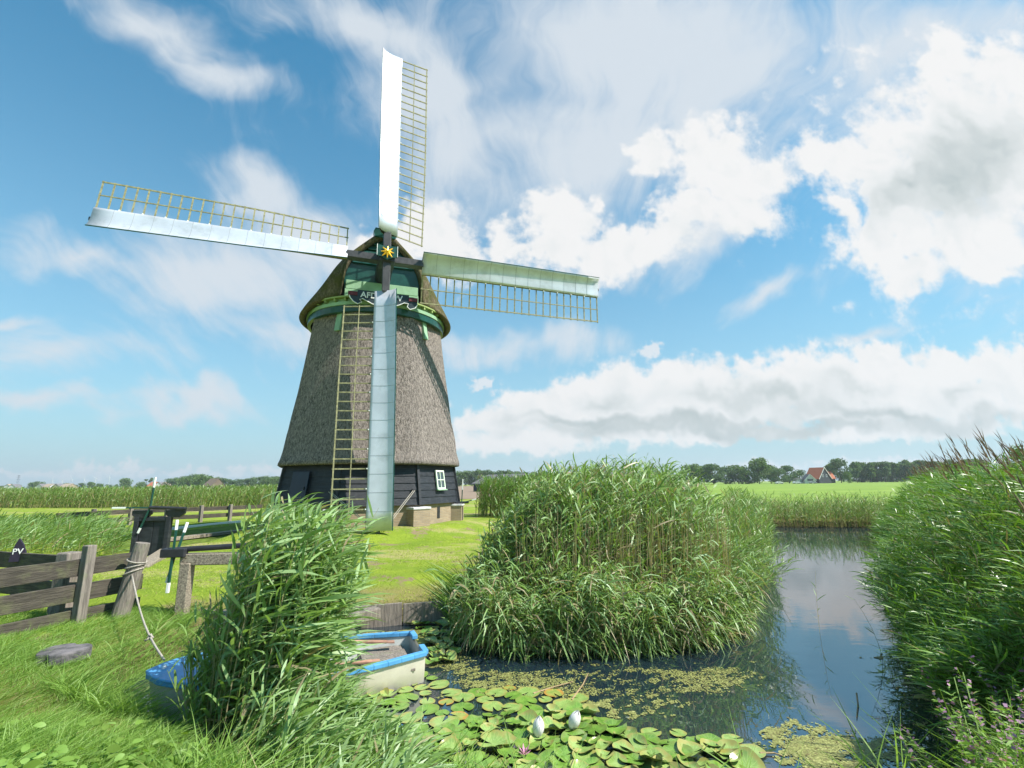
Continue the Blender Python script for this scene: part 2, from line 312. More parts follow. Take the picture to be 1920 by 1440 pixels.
# ------------------------------------------------------------------ terrain + water
WZ = -.5
POND = np.array([(-4.75, 6.9), (-4.7, 5.9), (-4.0, 5.35), (-3.3, 5.05), (-2.6, 4.6), (-2.0, 4.1), (-1.3, 3.7), (0, 3.35), (1.5, 3.2), (2.7, 3.45), (3.5, 4.1), (4.2, 5.1), (5.0, 6.6), (6.2, 8.2), (8.4, 11), (11.4, 15), (15.2, 20), (19.2, 24.4), (24, 24), (24, 26), (18, 25.4), (11.3, 26.6), (10.6, 23), (7.4, 15), (4.9, 11), (3.9, 9.3), (3.0, 8.3), (1.7, 7.95), (.3, 7.8), (-.9, 8.3), (-1.15, 9.1), (-3.0, 8.7), (-4.6, 8.3)])
def sdf(P, poly):
    """signed distance, positive outside"""
    P = np.asarray(P, float); d = np.full(len(P), 1e9); ins = np.zeros(len(P), bool)
    for i in range(len(poly)):
        a, b = poly[i], poly[(i + 1) % len(poly)]; e = b - a; w = P - a
        t = np.clip((w @ e) / (e @ e), 0, 1); d = np.minimum(d, np.hypot(*(w - t[:, None] * e).T))
        cnd = ((a[1] <= P[:, 1]) & (P[:, 1] < b[1])) | ((b[1] <= P[:, 1]) & (P[:, 1] < a[1]))
        with np.errstate(divide='ignore', invalid='ignore'): xi = a[0] + (P[:, 1] - a[1]) * e[0] / (e[1] if e[1] else 1e-9)
        ins ^= cnd & (P[:, 0] < xi)
    return np.where(ins, -d, d)
def ss(x, a, b): t = np.clip((x - a) / (b - a), 0, 1); return t * t * (3 - 2 * t)
AX = np.array([-6.29, 21.66])
CAN = np.array([gp(190, 1007)[:2], gp(600, 966)[:2], gp(600, 982)[:2], gp(310, 1028, 0)[:2], gp(190, 1040)[:2]])
def gz(P):
    P = np.atleast_2d(np.asarray(P, float))[:, :2]; d = sdf(P, POND)
    z = -.62 + .44 * ss(d, -.05, .3) + .18 * ss(d, .2, 1.7) - .55 * ss(-d, 0, .9)
    far = ss(P[:, 1], 20, 27) * ss(P[:, 0], 8, 12); z -= 0 * far
    z += .3 * (1 - ss(np.hypot(P[:, 0] - AX[0], P[:, 1] - AX[1]), 3.9, 6.2))
    z += .03 * np.sin(P[:, 0] * 1.3 + 1) * np.sin(P[:, 1] * 1.1) * ss(d, .5, 2) * (np.hypot(P[:, 0], P[:, 1]) < 60)
    z -= .16 * ss(-sdf(P, CAN), -.02, .12)
    return z
def axis_pts(lo, hi, h, far):
    a = np.arange(lo, hi, h); out = [hi]; s = h
    while out[-1] < far: s *= 1.25; out.append(out[-1] + s)
    o2 = [lo]; s = h
    while o2[-1] > -far: s *= 1.25; o2.append(o2[-1] - s)
    return np.array(o2[::-1][:-1] + list(a) + out)
xs = axis_pts(-17, 21, .14, 4000); ys = axis_pts(.2, 28, .14, 4000)
GX, GY = np.meshgrid(xs, ys); Pg = np.c_[GX.ravel(), GY.ravel()]
nx, ny = len(xs), len(ys); ii = (np.arange(ny - 1)[:, None] * nx + np.arange(nx - 1)[None]).ravel()
gme = np_mesh('ground', np.c_[Pg, gz(Pg)], np.c_[ii, ii + 1, ii + nx + 1, ii + nx], smooth=True)
def groundmat():
    m = bpy.data.materials.new('lawn'); m.use_nodes = True; nt = m.node_tree; g = NT(nt); p = nt.nodes['Principled BSDF']
    tc = nt.nodes.new('ShaderNodeTexCoord'); V = tc.outputs['Object']; sp = nt.nodes.new('ShaderNodeSeparateXYZ'); nt.links.new(V, sp.inputs[0])
    n1 = g.noise(V, .8, 6, .6); n2 = g.noise(V, 14, 5, .7); n3 = g.noise(g.mapping(V, scale=(.3, 1, 1)), .5, 4, .5)
    c = g.mix(g.smooth(n1, .35, .65), (.17, .25, .027), (.26, .33, .035))
    c = g.mix(g.smooth(n2, .35, .7, 0, .6), c, (.14, .21, .023))
    straw = g.smooth(g.m('ADD', g.m('MULTIPLY', n3, .6), g.m('MULTIPLY', g.noise(V, 3.5, 5, .7), .4)), .49, .60, 0, .8)
    c = g.mix(straw, c, (.36, .31, .14))
    dirt = g.smooth(g.m('ADD', g.m('MULTIPLY', g.noise(V, 1.1, 3, .5), .65), g.m('MULTIPLY', g.noise(V, 7, 4, .7), .35)), .565, .63, 0, .9)
    c = g.mix(dirt, c, (.25, .175, .12))
    edge_ = g.smooth(sp.outputs[2], -.03, -.12); c = g.mix(g.m('MULTIPLY', edge_, .65), c, (.24, .18, .09)); low = g.smooth(sp.outputs[2], -.16, -.28); c = g.mix(g.m('MULTIPLY', low, .8), c, (.075, .06, .03))
    nt.links.new(c, p.inputs['Base Color']); p.inputs['Roughness'].default_value = .95; p.inputs['Specular IOR Level'].default_value = .1
    b = nt.nodes.new('ShaderNodeBump'); b.inputs['Strength'].default_value = .8; b.inputs['Distance'].default_value = .04
    nt.links.new(g.noise(V, 25, 5, .8), b.inputs['Height']); nt.links.new(b.outputs[0], p.inputs['Normal']); return m
M['lawn'] = groundmat()
ground = link('ground', gme, M['lawn']); tag(ground, kind='structure')
def watermat():
    m = bpy.data.materials.new('pond_water'); m.use_nodes = True; nt = m.node_tree; g = NT(nt); p = nt.nodes['Principled BSDF']
    p.inputs['Base Color'].default_value = (.012, .024, .034, 1); p.inputs['Roughness'].default_value = .015; p.inputs['IOR'].default_value = 3.0; p.inputs['Specular IOR Level'].default_value = .6
    tc = nt.nodes.new('ShaderNodeTexCoord'); b = nt.nodes.new('ShaderNodeBump'); b.inputs['Strength'].default_value = .12; b.inputs['Distance'].default_value = .01
    nt.links.new(g.noise(g.mapping(tc.outputs['Object'], scale=(1, 2.2, 1)), 2.2, 3, .5), b.inputs['Height']); nt.links.new(b.outputs[0], p.inputs['Normal']); return m
M['water'] = watermat()
wb = MB().add([(-6.5, 2, WZ), (27, 2, WZ), (27, 30, WZ), (-6.5, 30, WZ)], [(0, 1, 2, 3)]); tag(wb.build('water', M['water']), kind='structure')
# duckweed green surface of the small canal by the mill
M['duck_surface'] = material('canal_weed', (.13, .18, .03), 1., .5, 5, bump=.3, spec=.05)
cp = [(*q, -.07) for q in CAN]
tag(MB().add(cp, [tuple(range(len(cp)))]).build('canal_water', M['duck_surface']), kind='structure')
M['field'] = material('bright_meadow', (.165, .26, .022), .95, .18, .05, bump=.3, bscale=2, col2=(.14, .22, .02), stretch=(1, 3, 1), dirt=((.26, .33, .06), .12, .5))
M['plough'] = material('ploughed_soil', (.25, .18, .125), .95, .2, .3, stretch=(1, 4, 1))
def sheet(name, pts, z, mat): return tag(MB().add([(*p[:2], z) for p in pts], [tuple(range(len(pts)))]).build(name, mat), kind='structure')
sheet('meadow', [(10.5, 29), (28, 27), (60, 30), (700, 230), (700, 900), (80, 900), (30, 200)], .03, M['field'])
sheet('ploughed_field', [(-8, 62), (6, 60), (26, 180), (60, 500), (-120, 500), (-28, 140)], .035, M['plough'])
# ------------------------------------------------------------------ windmill
def build_mill():
    root = empty('windmill', (AX[0], AX[1], 0), 0, 'large thatched windmill with black boarded base and silver edged sails', 'windmill')
    A3 = np.array([AX[0], AX[1], 0.])
    dirz = lambda a: np.array([math.sin(R(a)), -math.cos(R(a)), 0.])
    VA = [-.7 + 45 * k for k in range(8)]
    def ring(Rc, z, n=1, rnd=0.):
        out = []
        for k in range(8):
            a, b = dirz(VA[k]) * Rc, dirz(VA[(k + 1) % 8]) * Rc
            for j in range(n):
                q = a + (b - a) * j / n; c = unit(q) * Rc * .962; q = q * (1 - rnd) + c * rnd; out.append((q[0], q[1], z))
        return out
    # brick plinth
    b = MB(); b.grid([ring(3.78, .1), ring(3.78, 1.12)], cv=True); b.grid([ring(3.78, 1.12), ring(3.0, 1.12)], cv=True); pl = b.build('plinth', M['brick'], root)
    for k in range(8):
        d = dirz(VA[k]); l = np.array([-d[1], d[0], 0]); ax = [l, d, (0, 0, 1)]
        c = d * 3.72; p = MB().box((c[0], c[1], .52), (.74, .74, .82), ax).build('pier', M['brick'], root, bevel=.01)
        MB().box((c[0], c[1], .965), (.80, .80, .09), ax).build('coping', M['cap'], p, bevel=.02)
    fr = lambda k: (dirz(VA[k] + 22.5), np.array([math.cos(R(VA[k] + 22.5)), math.sin(R(VA[k] + 22.5)), 0]))
    d, l = fr(1)
    v = d * (3.78 * .924 + .004) + l * .05; MB().box((v[0], v[1], .72), (.2, .02, .45), [l, d, (0, 0, 1)]).build('vent', M['iron'], root)
    # boarded wall: overlapping boards
    nb = 6; z0, z1 = 1.08, 2.72; b = MB()
    for i in range(nb):
        za, zb = z0 + (z1 - z0) * i / nb, z0 + (z1 - z0) * (i + 1) / nb
        ra = 3.93 - .28 * i / nb; rb = 3.93 - .28 * (i + 1) / nb - .03
        b.grid([ring(ra - .05, za), ring(ra, za + .004), ring(rb, zb + .01)], cv=True)
    w = b.build('board_wall', M['black'], root)
    for k in range(8):
        d = dirz(VA[k]); MB().beam(d * 3.93 + (0, 0, 1.09), d * 3.66 + (0, 0, 2.7), .10, .10, up=d).build('corner_post', M['black'], root)
    # window
    d, l = fr(1); up = unit(np.array([-d[0] * .16, -d[1] * .16, 1])); base = d * (3.76 * .924 + .075) + np.array([0, 0, 2.02]) + l * .06
    nn = np.cross(l, up); nn = nn * np.sign(nn @ d)
    win = MB(); W_, H_ = .62, .78
    for sx in (-1, 1): win.box(base + l * sx * (W_ / 2 - .03), (.06, .06, H_), [l, nn, up])
    for sz in (-1, 1): win.box(base + up * sz * (H_ / 2 - .035), (W_ - .12, .06, .07), [l, nn, up])
    win.box(base, (.028, .05, H_ - .14), [l, nn, up]); win.box(base + up * .0, (W_ - .12, .045, .03), [l, nn, up])
    wo = win.build('window', material('window_paint', (.72, .80, .66), .5, .1, 5), root, bevel=.004)
    MB().box(base - nn * .012, (W_ - .1, .01, H_ - .1), [l, nn, up]).build('pane', M['glass'], wo)
    MB().box(base - up * (H_ / 2 + .02) + nn * .03, (W_ + .08, .09, .04), [l, nn, up]).build('sill', M['lgreen'], wo)
    # door on the shaded left side
    d, l = fr(-2 % 8 if False else 7); d, l = dirz(VA[7] + 22.5), np.array([math.cos(R(VA[7] + 22.5)), math.sin(R(VA[7] + 22.5)), 0])
    base = d * (3.93 * .924 - .02) + np.array([0, 0, 1.75]) - l * .35; up = unit(np.array([-d[0] * .16, -d[1] * .16, 1]))
    dr = MB().box(base, (.82, .07, 1.25), [l, d, up]).build('door', material('blue_black_door', (.012, .022, .04), .35, .2, 3), root, bevel=.01)
    MB().box(base + l * .3 + d * .05, (.03, .05, .12), [l, d, up]).build('handle', M['iron'], dr)
    # cleats with the sail ropes
    # thatched tower
    zs = [2.60, 2.66, 2.8, 3.2, 3.8, 4.6, 5.6, 6.8, 8.0, 8.95]; rs = [3.92, 3.99, 3.93, 3.83, 3.72, 3.58, 3.42, 3.24, 3.08, 2.97]
    rows = [ring(3.55, 2.70, 6, .2), ring(3.8, 2.60, 6, .2)] + [ring(r_ * (1 + 0), z_, 6, .22) for r_, z_ in zip(rs, zs)]
    rows = np.array(rows); rng_ = np.random.default_rng(3); rows[3:-1] += rng_.normal(0, .012, rows[3:-1].shape)
    b = MB().grid(rows, cv=True); b.build('tower', M['thatch'], root, smooth=True)
    # narrow green hatches
    for k, off in ((7, .55), (1, -.35)):
        d, l = dirz(VA[k] + 22.5), np.array([math.cos(R(VA[k] + 22.5)), math.sin(R(VA[k] + 22.5)), 0])
        if k == 7: off = .35
        up = unit(np.array([-d[0] * .17, -d[1] * .17, 1])); c = d * (3.03 * .924 + .05) + l * off + np.array([0, 0, 8.45])
        MB().box(c, (.26, .12, .85), [l, d, up]).build('hatch', M['lgreen'], root, bevel=.01)
    # curb ring and eaves
    circ = lambda r, z, n=64: [(r * math.sin(2 * math.pi * k / n), -r * math.cos(2 * math.pi * k / n), z) for k in range(n)]
    MB().grid([circ(2.9, 8.78), circ(3.04, 8.8), circ(3.06, 9.05), circ(2.9, 9.05)], cv=True).build('curb_band', M['dgreen'], root, smooth=False)
    MB().grid([circ(3.0, 9.07), circ(3.09, 9.07), circ(3.10, 9.21), circ(3.0, 9.23)], cv=True).build('curb_ring', M['lgreen'], root)
    AZ = 19.3; n = dirz(AZ); L = np.array([math.cos(R(AZ)), math.sin(R(AZ)), 0]); Z = np.array([0, 0, 1.])
    cap = empty('cap', (0, 0, 0)); cap.parent = root
    MB().grid([circ(2.6, 9.40), circ(3.16, 9.38), circ(3.16, 9.44), circ(2.6, 9.47)], cv=True).build('soffit', M['ygreen'], cap)
    for k in range(40):
        d = dirz(k * 9); MB().beam(d * 2.75 + Z * 9.31, d * 3.14 + Z * 9.33, .07, .13).build('eave_bracket', M['ygreen'], cap)
    MB().grid([circ(2.95, 9.22), circ(2.97, 9.42)], cv=True).build('eave_ring', M['lgreen'], cap)
    # cap thatch
    prof_f = [(1, 0), (.99, .14), (.97, .30), (.91, .46), (.78, .60), (.58, .73), (.38, .85), (.19, .955), (0, 1)]
    prof_b = [(1, 0), (.955, .08), (.87, .17), (.74, .29), (.60, .44), (.45, .61), (.30, .78), (.15, .92), (0, 1)]
    S = [2.45, 2.3, 2.05, 1.7, 1.1, .4, -.4, -1.2, -1.9, -2.5, -3.0, -3.4, -3.6]
    rowsC = []
    for s in S:
        w_ = 3.42 * math.sqrt(max(.0, 1 - (s / 3.62) ** 2)) if s < 1.7 else None
        if s >= 1.7:
            t = (2.45 - s) / .75; w_ = 1.72 + (3.42 * math.sqrt(1 - (1.7 / 3.62) ** 2) - 1.72) * t ** .8
        zt = np.interp(s, [-3.6, -2.95, -2.2, -1.0, .5, 1.6, 2.45], [9.6, 10.5, 11.35, 12.0, 12.45, 12.65, 12.72]); zr = np.interp(s, [-3.4, .6, 1.7, 2.45], [9.12, 9.12, 9.22, 9.55])
        f = ss(np.array([s]), 1.5, 2.4)[0]; row = []
        for sg in (-1, 1):
            pr = [(a[0] * f + b_[0] * (1 - f), a[1] * f + b_[1] * (1 - f)) for a, b_ in zip(prof_f, prof_b)]
            pr = pr if sg < 0 else pr[::-1][1:]
            row += [n * s + L * sg * w_ * a + Z * (zr + (zt - zr) * k_) for a, k_ in pr]
        rowsC.append(row)
    b = MB().grid(np.array(rowsC)); o = b.build('cap_thatch', M['capthatch'], cap, smooth=True)
    sm = o.modifiers.new('s', 'SUBSURF'); sm.levels = sm.render_levels = 2
    so_ = o.modifiers.new('t', 'SOLIDIFY'); so_.thickness = .24; so_.offset = 1 if False else -1
    # front wall
    fp = [(-1.56, 9.45), (-1.56, 10.5), (-1.42, 11.1), (-.9, 11.75), (-.28, 12.42), (.28, 12.42), (.9, 11.75), (1.42, 11.1), (1.56, 10.5), (1.56, 9.45)]
    MB().prism([L * a + Z * z_ + n * 2.12 for a, z_ in fp], n * .06).build('front_wall', M['dgreen'], cap)
    bd = MB()
    for z_, hw in ((11.25, 1.28), (11.48, 1.1), (11.71, .88), (11.94, .66), (12.17, .44)):
        bd.box(n * 2.24 + Z * z_, (2 * hw, .07, .17), [L, unit(n + Z * .3), unit(Z - n * .3)])
    bd.build('weatherboard', M['dgreen'], cap)
    MB().prism([L * a + Z * z_ + n * 2.2 for a, z_ in [(-.42, 12.40), (-.5, 12.62), (-.42, 12.80), (.42, 12.80), (.5, 12.62), (.42, 12.40)]], n * .34).build('ridge_block', M['dgreen'], cap)
    MB().box(n * 2.26 + Z * 10.12, (3.0, .22, .40), [L, n, Z]).build('weather_beam', M['lgreen'], cap, bevel=.02)
    MB().box(n * 2.30 + Z * 9.72, (3.06, .12, .42), [L, n, Z]).build('breast_beam', M['lgreen'], cap, bevel=.02)
    MB().box(n * 2.72 + Z * 9.47, (2.5, .95, .1), [L, n, Z]).build('name_board_bracket', M['lgreen'], cap, bevel=.01)
    # name board with scrolls
    nb_ = MB(); sN = 3.2; dz_ = -.42
    o2 = lambda pts, s_, t_: [L * a + Z * (z_ + dz_) + n * s_ for a, z_ in pts]
    pl_ = [(-1.02, 9.98), (1.02, 9.98), (1.02, 9.84), (1.36, 9.84), (1.38, 9.60), (1.28, 9.44), (1.08, 9.36), (.96, 9.46), (1.0, 9.60), (.84, 9.62), (.62, 9.50), (.4, 9.42), (-.4, 9.42), (-.62, 9.52), (-.82, 9.62), (-.92, 9.58), (-.84, 9.46), (-1.0, 9.38), (-1.16, 9.46), (-1.3, 9.62), (-1.36, 9.84), (-1.02, 9.84)]
    board = nb_.prism(o2(pl_, sN, 0), n * .06).build('name_board', material('board_blue_black', (.018, .035, .045), .5, .2, 5), cap)
    edge = MB().tube([L * a + Z * (z_ + dz_) + n * (sN + .065) for a, z_ in pl_[4:21]], .022, 6); edge.build('scroll_edge', M['white'], board)
    for sg in (-1, 1): MB().box(L * sg * 1.2 + Z * (9.80 + dz_) + n * (sN + .05), (.36, .10, .16), [L, n, Z]).build('red_block', M['red'], board)
    for txt, x in (('AFD', -.58), ('PV', .57)):
        cu = bpy.data.curves.new('t', 'FONT'); cu.body = txt; cu.size = .34; cu.extrude = .008; cu.align_x = 'CENTER'; cu.align_y = 'CENTER'; cu.offset = .006
        to = bpy.data.objects.new('t', cu); dg = bpy.context.evaluated_depsgraph_get(); scene.collection.objects.link(to); dg.update()
        me = bpy.data.meshes.new_from_object(to.evaluated_get(dg)); bpy.data.objects.remove(to)
        c = L * x + Z * (9.78 + dz_) + n * (sN + .07)
        Mx = Matrix(((L[0], 0, n[0], c[0]), (L[1], 0, n[1], c[1]), (0, 1, 0, c[2]), (0, 0, 0, 1))); me.transform(Mx)
        link('lettering', me, M['white'], board)
    # rotor
    ti = R(3.86); N = np.array([n[0] * math.cos(ti), n[1] * math.cos(ti), math.sin(ti)]); LL = L; UU = np.cross(N, LL); UU = UU * np.sign(UU[2])
    Hh = np.array([-4.954, 17.837, 10.784]) - A3
    MB().tube([Hh - N * 2.2, Hh - N * .25], .34, 16).build('windshaft', M['iron'], root, smooth=False)
    hub = MB().box(Hh - N * .12, (.62, .72, .66), [LL, N, UU]).build('hub', M['iron'], root, bevel=.04)
    pp = [(-.40, .30), (-.40, -.18), (-.22, -.22), (0, -.33), (.22, -.22), (.40, -.18), (.40, .30), (0, .26)]
    MB().prism([Hh + N * .27 + LL * a + UU * (z_ + .02) for a, z_ in pp], N * .04).build('hub_plate', M['hubgreen'], hub, bevel=.01)
    for sg in (-1, 1): MB().box(Hh + N * .32 + LL * sg * .39 + UU * .08, (.018, .03, .48), [LL, N, UU]).build('plate_trim', M['white'], hub)
    st = MB(); cN = Hh + N * .33
    for k in range(8):
        a = 2 * math.pi * k / 8 + .02; d = LL * math.sin(a) + UU * math.cos(a); ln = .27 if k % 2 else .25
        st.tube([cN + d * .03 + N * .03, cN + d * ln + N * .02], [.06, .012], 6)
    st.tube([cN + N * .0, cN + N * .07, cN + N * .13], [.085, .06, .01], 8); st.build('star', M['gold'], hub)
    ro = R(-.48); sk = R(.78)
    U2 = math.cos(ro) * UU + math.sin(ro) * LL; L2 = math.cos(ro + sk) * LL - math.sin(ro + sk) * UU
    def sail(dr, ch, rad, sd, rin, rl=None):
        rl = rl or rin
        """dr: along stock, ch: towards the lattice (trailing) side"""
        e = empty('sail', tuple(Hh)); e.parent = root
        O = -N * (.02 if sd else .30)
        w = .34
        MB().beam(O + dr * .1, O + dr * (rin + .03), .30, .34, up=N, w1=.28, h1=.32).build('stock', M['stock'], e, bevel=.012)
        tw = lambda r: R(np.interp(r, [1, rad * .5, rad], [21, 11, 6]))
        def P(r, c, q=0.):     # twisted section: trailing edge back
            a = tw(r); return O + dr * r + ch * (c * math.cos(a) - q * math.sin(a)) + N * (-c * math.sin(a) - q * math.cos(a) + .06)
        cL, cT = -.46, .42
        prof = [(cL, -.235), (cL + .07, -.185), (cL + .15, -.14), (cL + .27, -.10), (cL + .42, -.075), (cL + .6, -.065), (cL + .78, -.06), (cT, -.05)]; bk = [(cL, -.235), (cL + .09, -.10), (cL + .2, .03), (cL + .34, .10), (cL + .6, .06), (cT, -.03)]
        rr = np.linspace(rin, rad, 15); rows_ = [[P(r, c, q) for c, q in prof] for r in rr]
        bo = MB().grid(rows_).build('wind_board', M['silver'], e, smooth=True, solid=.012)
        for r in rr[1:-1]: MB().tube([P(r, c, q - .004) for c, q in prof], .005, 4).build('seam', M['seam'], bo)

        # end closure plate of the hollow board
        cl = MB().add([P(rin + .01, c, q) for c, q in prof + bk[1:][::-1]], [tuple(range(len(prof) + len(bk) - 1))]); cl.build('end_plate', M['stock'], bo)
        MB().grid([[P(r, c, q + .02) for c, q in bk] for r in rr]).build('back_plate', M['lattice'], bo, smooth=True)
        ed = MB().tube([P(r, cL - .012, -.225) for r in rr], .02, 6); ed.build('board_edge', M['dgreen'], bo)
        # stock continues behind the board
        MB().beam(O + dr * (rin + .03) - N * .10, O + dr * (rad + .1) - N * .03, .26, .24, up=N, w1=.12, h1=.10).build('stock_tip', M['stock'], e)
        la = MB(); nbar = 24; x1 = 1.58
        for i in range(nbar + 1):
            r = rl + .05 + (rad - .03 - rl - .05) * i / nbar
            la.beam(P(r, cT - .04, .03), P(r, x1 + .05, .03), .045, .035, up=N)
        for c_, wd in ((cT + .0, .035), (1.0, .035), (x1, .05)):
            for i in range(8):
                ra, rb = rl + .0 + (rad - rl) * i / 8, rl + (rad - rl) * (i + 1) / 8
                la.beam(P(ra, c_, .02), P(rb, c_, .02), wd, .03, up=N)
        la.build('lattice', M['lattice'], e)
        for i in range(2, nbar, 2):
            r = rl + .05 + (rad - rl - .08) * i / nbar; MB().box(P(r, cT + .03, -.02), (.04, .04, .05), [dr, ch, N]).build('cloth_peg', M['white'], bo)
    M['seam'] = material('seam_grey', (.22, .24, .26), .5, .1, 4)
    sail(U2, L2, 10.12, 1, 1.0); sail(-U2, -L2, 10.51, 1, 1.55, 2.1); sail(-L2, U2, 9.72, 0, 1.48); sail(L2, -U2, 9.61, 0, 1.45)
    # ropes holding the lowest sail
    tip = Hh - U2 * 10.45
    for az, sg in ((-4.7, -1), (40.5, 1)):
        hk = dirz(az) * 3.78 + Z * 1.62; rp = MB()
        for off in (-.035, .035): rp.tube([hk + L * off + dirz(az) * .12, tip + L * (sg * .3 + off) + Z * .12], .013, 6)
        rp.build('sail_rope', M['rope'], root); MB().tube([hk + Z * .06, hk, hk + dirz(az) * .1], .03, 6).build('hook', M['iron'], root)
    return root
build_mill()
# ------------------------------------------------------------------ fences, sluice, boat
def Z3(p, z): return np.array([p[0], p[1], z])
def fence(pts, posts, rails, label, rail_h=.23, thick=.045, post_w=.13, top=1.02, name='wooden_fence', wood='woodgrey', cat='fence', side=-1):
    """pts: polyline (x,y); posts: list of (x,y); rails: tops of the boards"""
    pts = [np.array(p[:2], float) for p in pts]; o = pts[0]; root = empty(name, (o[0], o[1], 0), 0, label, cat)
    for i in range(len(pts) - 1):
        a, b = pts[i] - o, pts[i + 1] - o; d = unit(b - a); nrm = np.array([-d[1], d[0]]) * side
        for k, zt in enumerate(rails):
            zt = zt + random.uniform(-.01, .01); off = nrm * 0
            MB().beam(Z3(a, zt - rail_h / 2), Z3(b, zt - rail_h / 2 + random.uniform(-.01, .01)), thick, rail_h).build('rail', M['rail'], root, bevel=.006)
    for p in posts:
        p = np.array(p[:2], float) - o; w = post_w
        MB().beam(Z3(p, -.35), Z3(p + (random.uniform(-.01, .01), 0), top), w, w, up=(.3, 1, 0), w1=w * .97, h1=w * .97).build('post', M[wood], root, bevel=.012)
    return root
P0, P1, P2, P3 = gp(-90, 1077, .84), gp(158, 1046, .84), gp(229, 1039, .84), gp(268, 1075, .48)
pf = np.array(gp(152, 1157)[:2]) ; dF = unit(P3[:2] - P0[:2]); nF = np.array([dF[1], -dF[0]]); nF = nF * np.sign(nF @ -P1[:2])
fence([P0, P1 , P3], [P1[:2] + nF * .09, P0[:2] + nF * .09], [.84, .49, .14], 'dark plank fence with a pale grey post standing in the near grass', rail_h=.235)
Q0, Q1 = gp(-60, 1029, .86), gp(130, 1043, .84)
bf = fence([Q0, Q1], [], [.86, .46], 'dark plank rails behind the near fence, running away to the left', rail_h=.235)
q = Q1[:2] - Q0[:2]
MB().beam(Z3(q, -.3), Z3(q, .90), .22, .22, up=(.2, 1, 0)).build('post', M['woodgrey'], bf, bevel=.02)
for s_ in (.3,): MB().beam(Z3(q * s_, -.3), Z3(q * s_, .80), .1, .1, up=(.2, 1, 0)).build('post', M['rail'], bf, bevel=.01)
# small pointed sign on the rear rail
sp = gp(40, 1033, .87); sr = empty('sign', (sp[0], sp[1], 0), 0, 'small dark pointed sign lettered PV behind the near fence', 'sign')
sd_ = unit(np.array([.96, .28])); sl3 = np.array([sd_[0], sd_[1], 0]); sn3 = np.array([sd_[1], -sd_[0], 0]); sn3 = sn3 * np.sign(sn3 @ -np.array([sp[0], sp[1], 0]))
board = MB().prism([sl3 * a + np.array([0, 0, z_]) + sn3 * .07 for a, z_ in [(-.09, .72), (.13, .72), (.11, .86), (.06, .98), (.0, 1.07), (-.04, .98), (-.07, .86)]], sn3 * .03).build('panel', material('sign_purple_black', (.03, .022, .045), .5, .2, 8), sr)
cu = bpy.data.curves.new('t', 'FONT'); cu.body = 'PV'; cu.size = .125; cu.extrude = .003; cu.align_x = 'CENTER'; cu.align_y = 'CENTER'
to = bpy.data.objects.new('t', cu); scene.collection.objects.link(to); dg = bpy.context.evaluated_depsgraph_get(); dg.update(); me = bpy.data.meshes.new_from_object(to.evaluated_get(dg)); bpy.data.objects.remove(to)
c = sl3 * .01 + np.array([0, 0, .87]) + sn3 * .105; me.transform(Matrix(((sl3[0], 0, sn3[0], c[0]), (sl3[1], 0, sn3[1], c[1]), (0, 1, 0, c[2]), (0, 0, 0, 1)))); link('lettering', me, M['white'], board)
MB().beam((0, 0, -.2), (0, 0, .75), .05, .05, up=(0, 1, 0)).build('post', M['rail'], sr)
T = [gp(*t)[:2] for t in ((100, 999), (171, 991), (242, 986), (310, 983), (375, 980), (430, 977), (490, 973))]
fence([T[0], T[2], T[4], T[6]], T[1:6], [.80, .44], 'long low plank fence with pale posts beyond the canal', rail_h=.21, top=.88, post_w=.16)
# mooring post + rope
mb_, mt = gp(224, 1150), None
lean = np.array([.17, .05, 0])
mp = empty('mooring_post', (mb_[0], mb_[1], 0), 0, 'leaning round wooden mooring post wound with rope', 'post')
MB().tube([(0, 0, -.4), lean * .1 + (0, 0, 0), lean * .9 + (0, 0, .9), lean + (0, 0, 1.0)], [.125, .12, .105, .095], 14).build('pole', M['woodgrey'], mp)
rp = MB()
for z_, tl in ((.66, .03), (.74, -.03), (.58, .05)):
    rp.tube([lean * z_ + np.array([.125 * math.cos(a), .125 * math.sin(a), z_ + tl * math.cos(a)]) for a in np.linspace(0, 2 * math.pi, 17)], .011, 6)
rp.build('rope_coil', M['rope'], mp, smooth=True)
BOW = np.array([-3.9, 5.67]); STERN = np.array([-1.25, 6.77]); BD = unit(STERN - BOW); BL = np.linalg.norm(STERN - BOW)
ra = np.array([mb_[0] + .15, mb_[1] - .06, .55]); rb = np.array([BOW[0] + .1, BOW[1] + .04, .01])
rpts = [ra + (rb - ra) * t + np.array([0, 0, -.14 * math.sin(math.pi * t)]) for t in np.linspace(0, 1, 14)]
mr = MB().tube(rpts, .012, 6); k = rpts[9]
mr.tube([k + (0, 0, -.02), k + (-.03, 0, .01), k + (0, 0, .035), k + (.03, 0, .0), k + (0, 0, -.02)], .014, 6); mr.tube([k, k + (-.05, -.02, -.03)], .012, 6)
tag(mr.build('mooring_rope', M['rope'], smooth=True), 'pale rope with a knot running from the leaning post to the boat', 'rope')
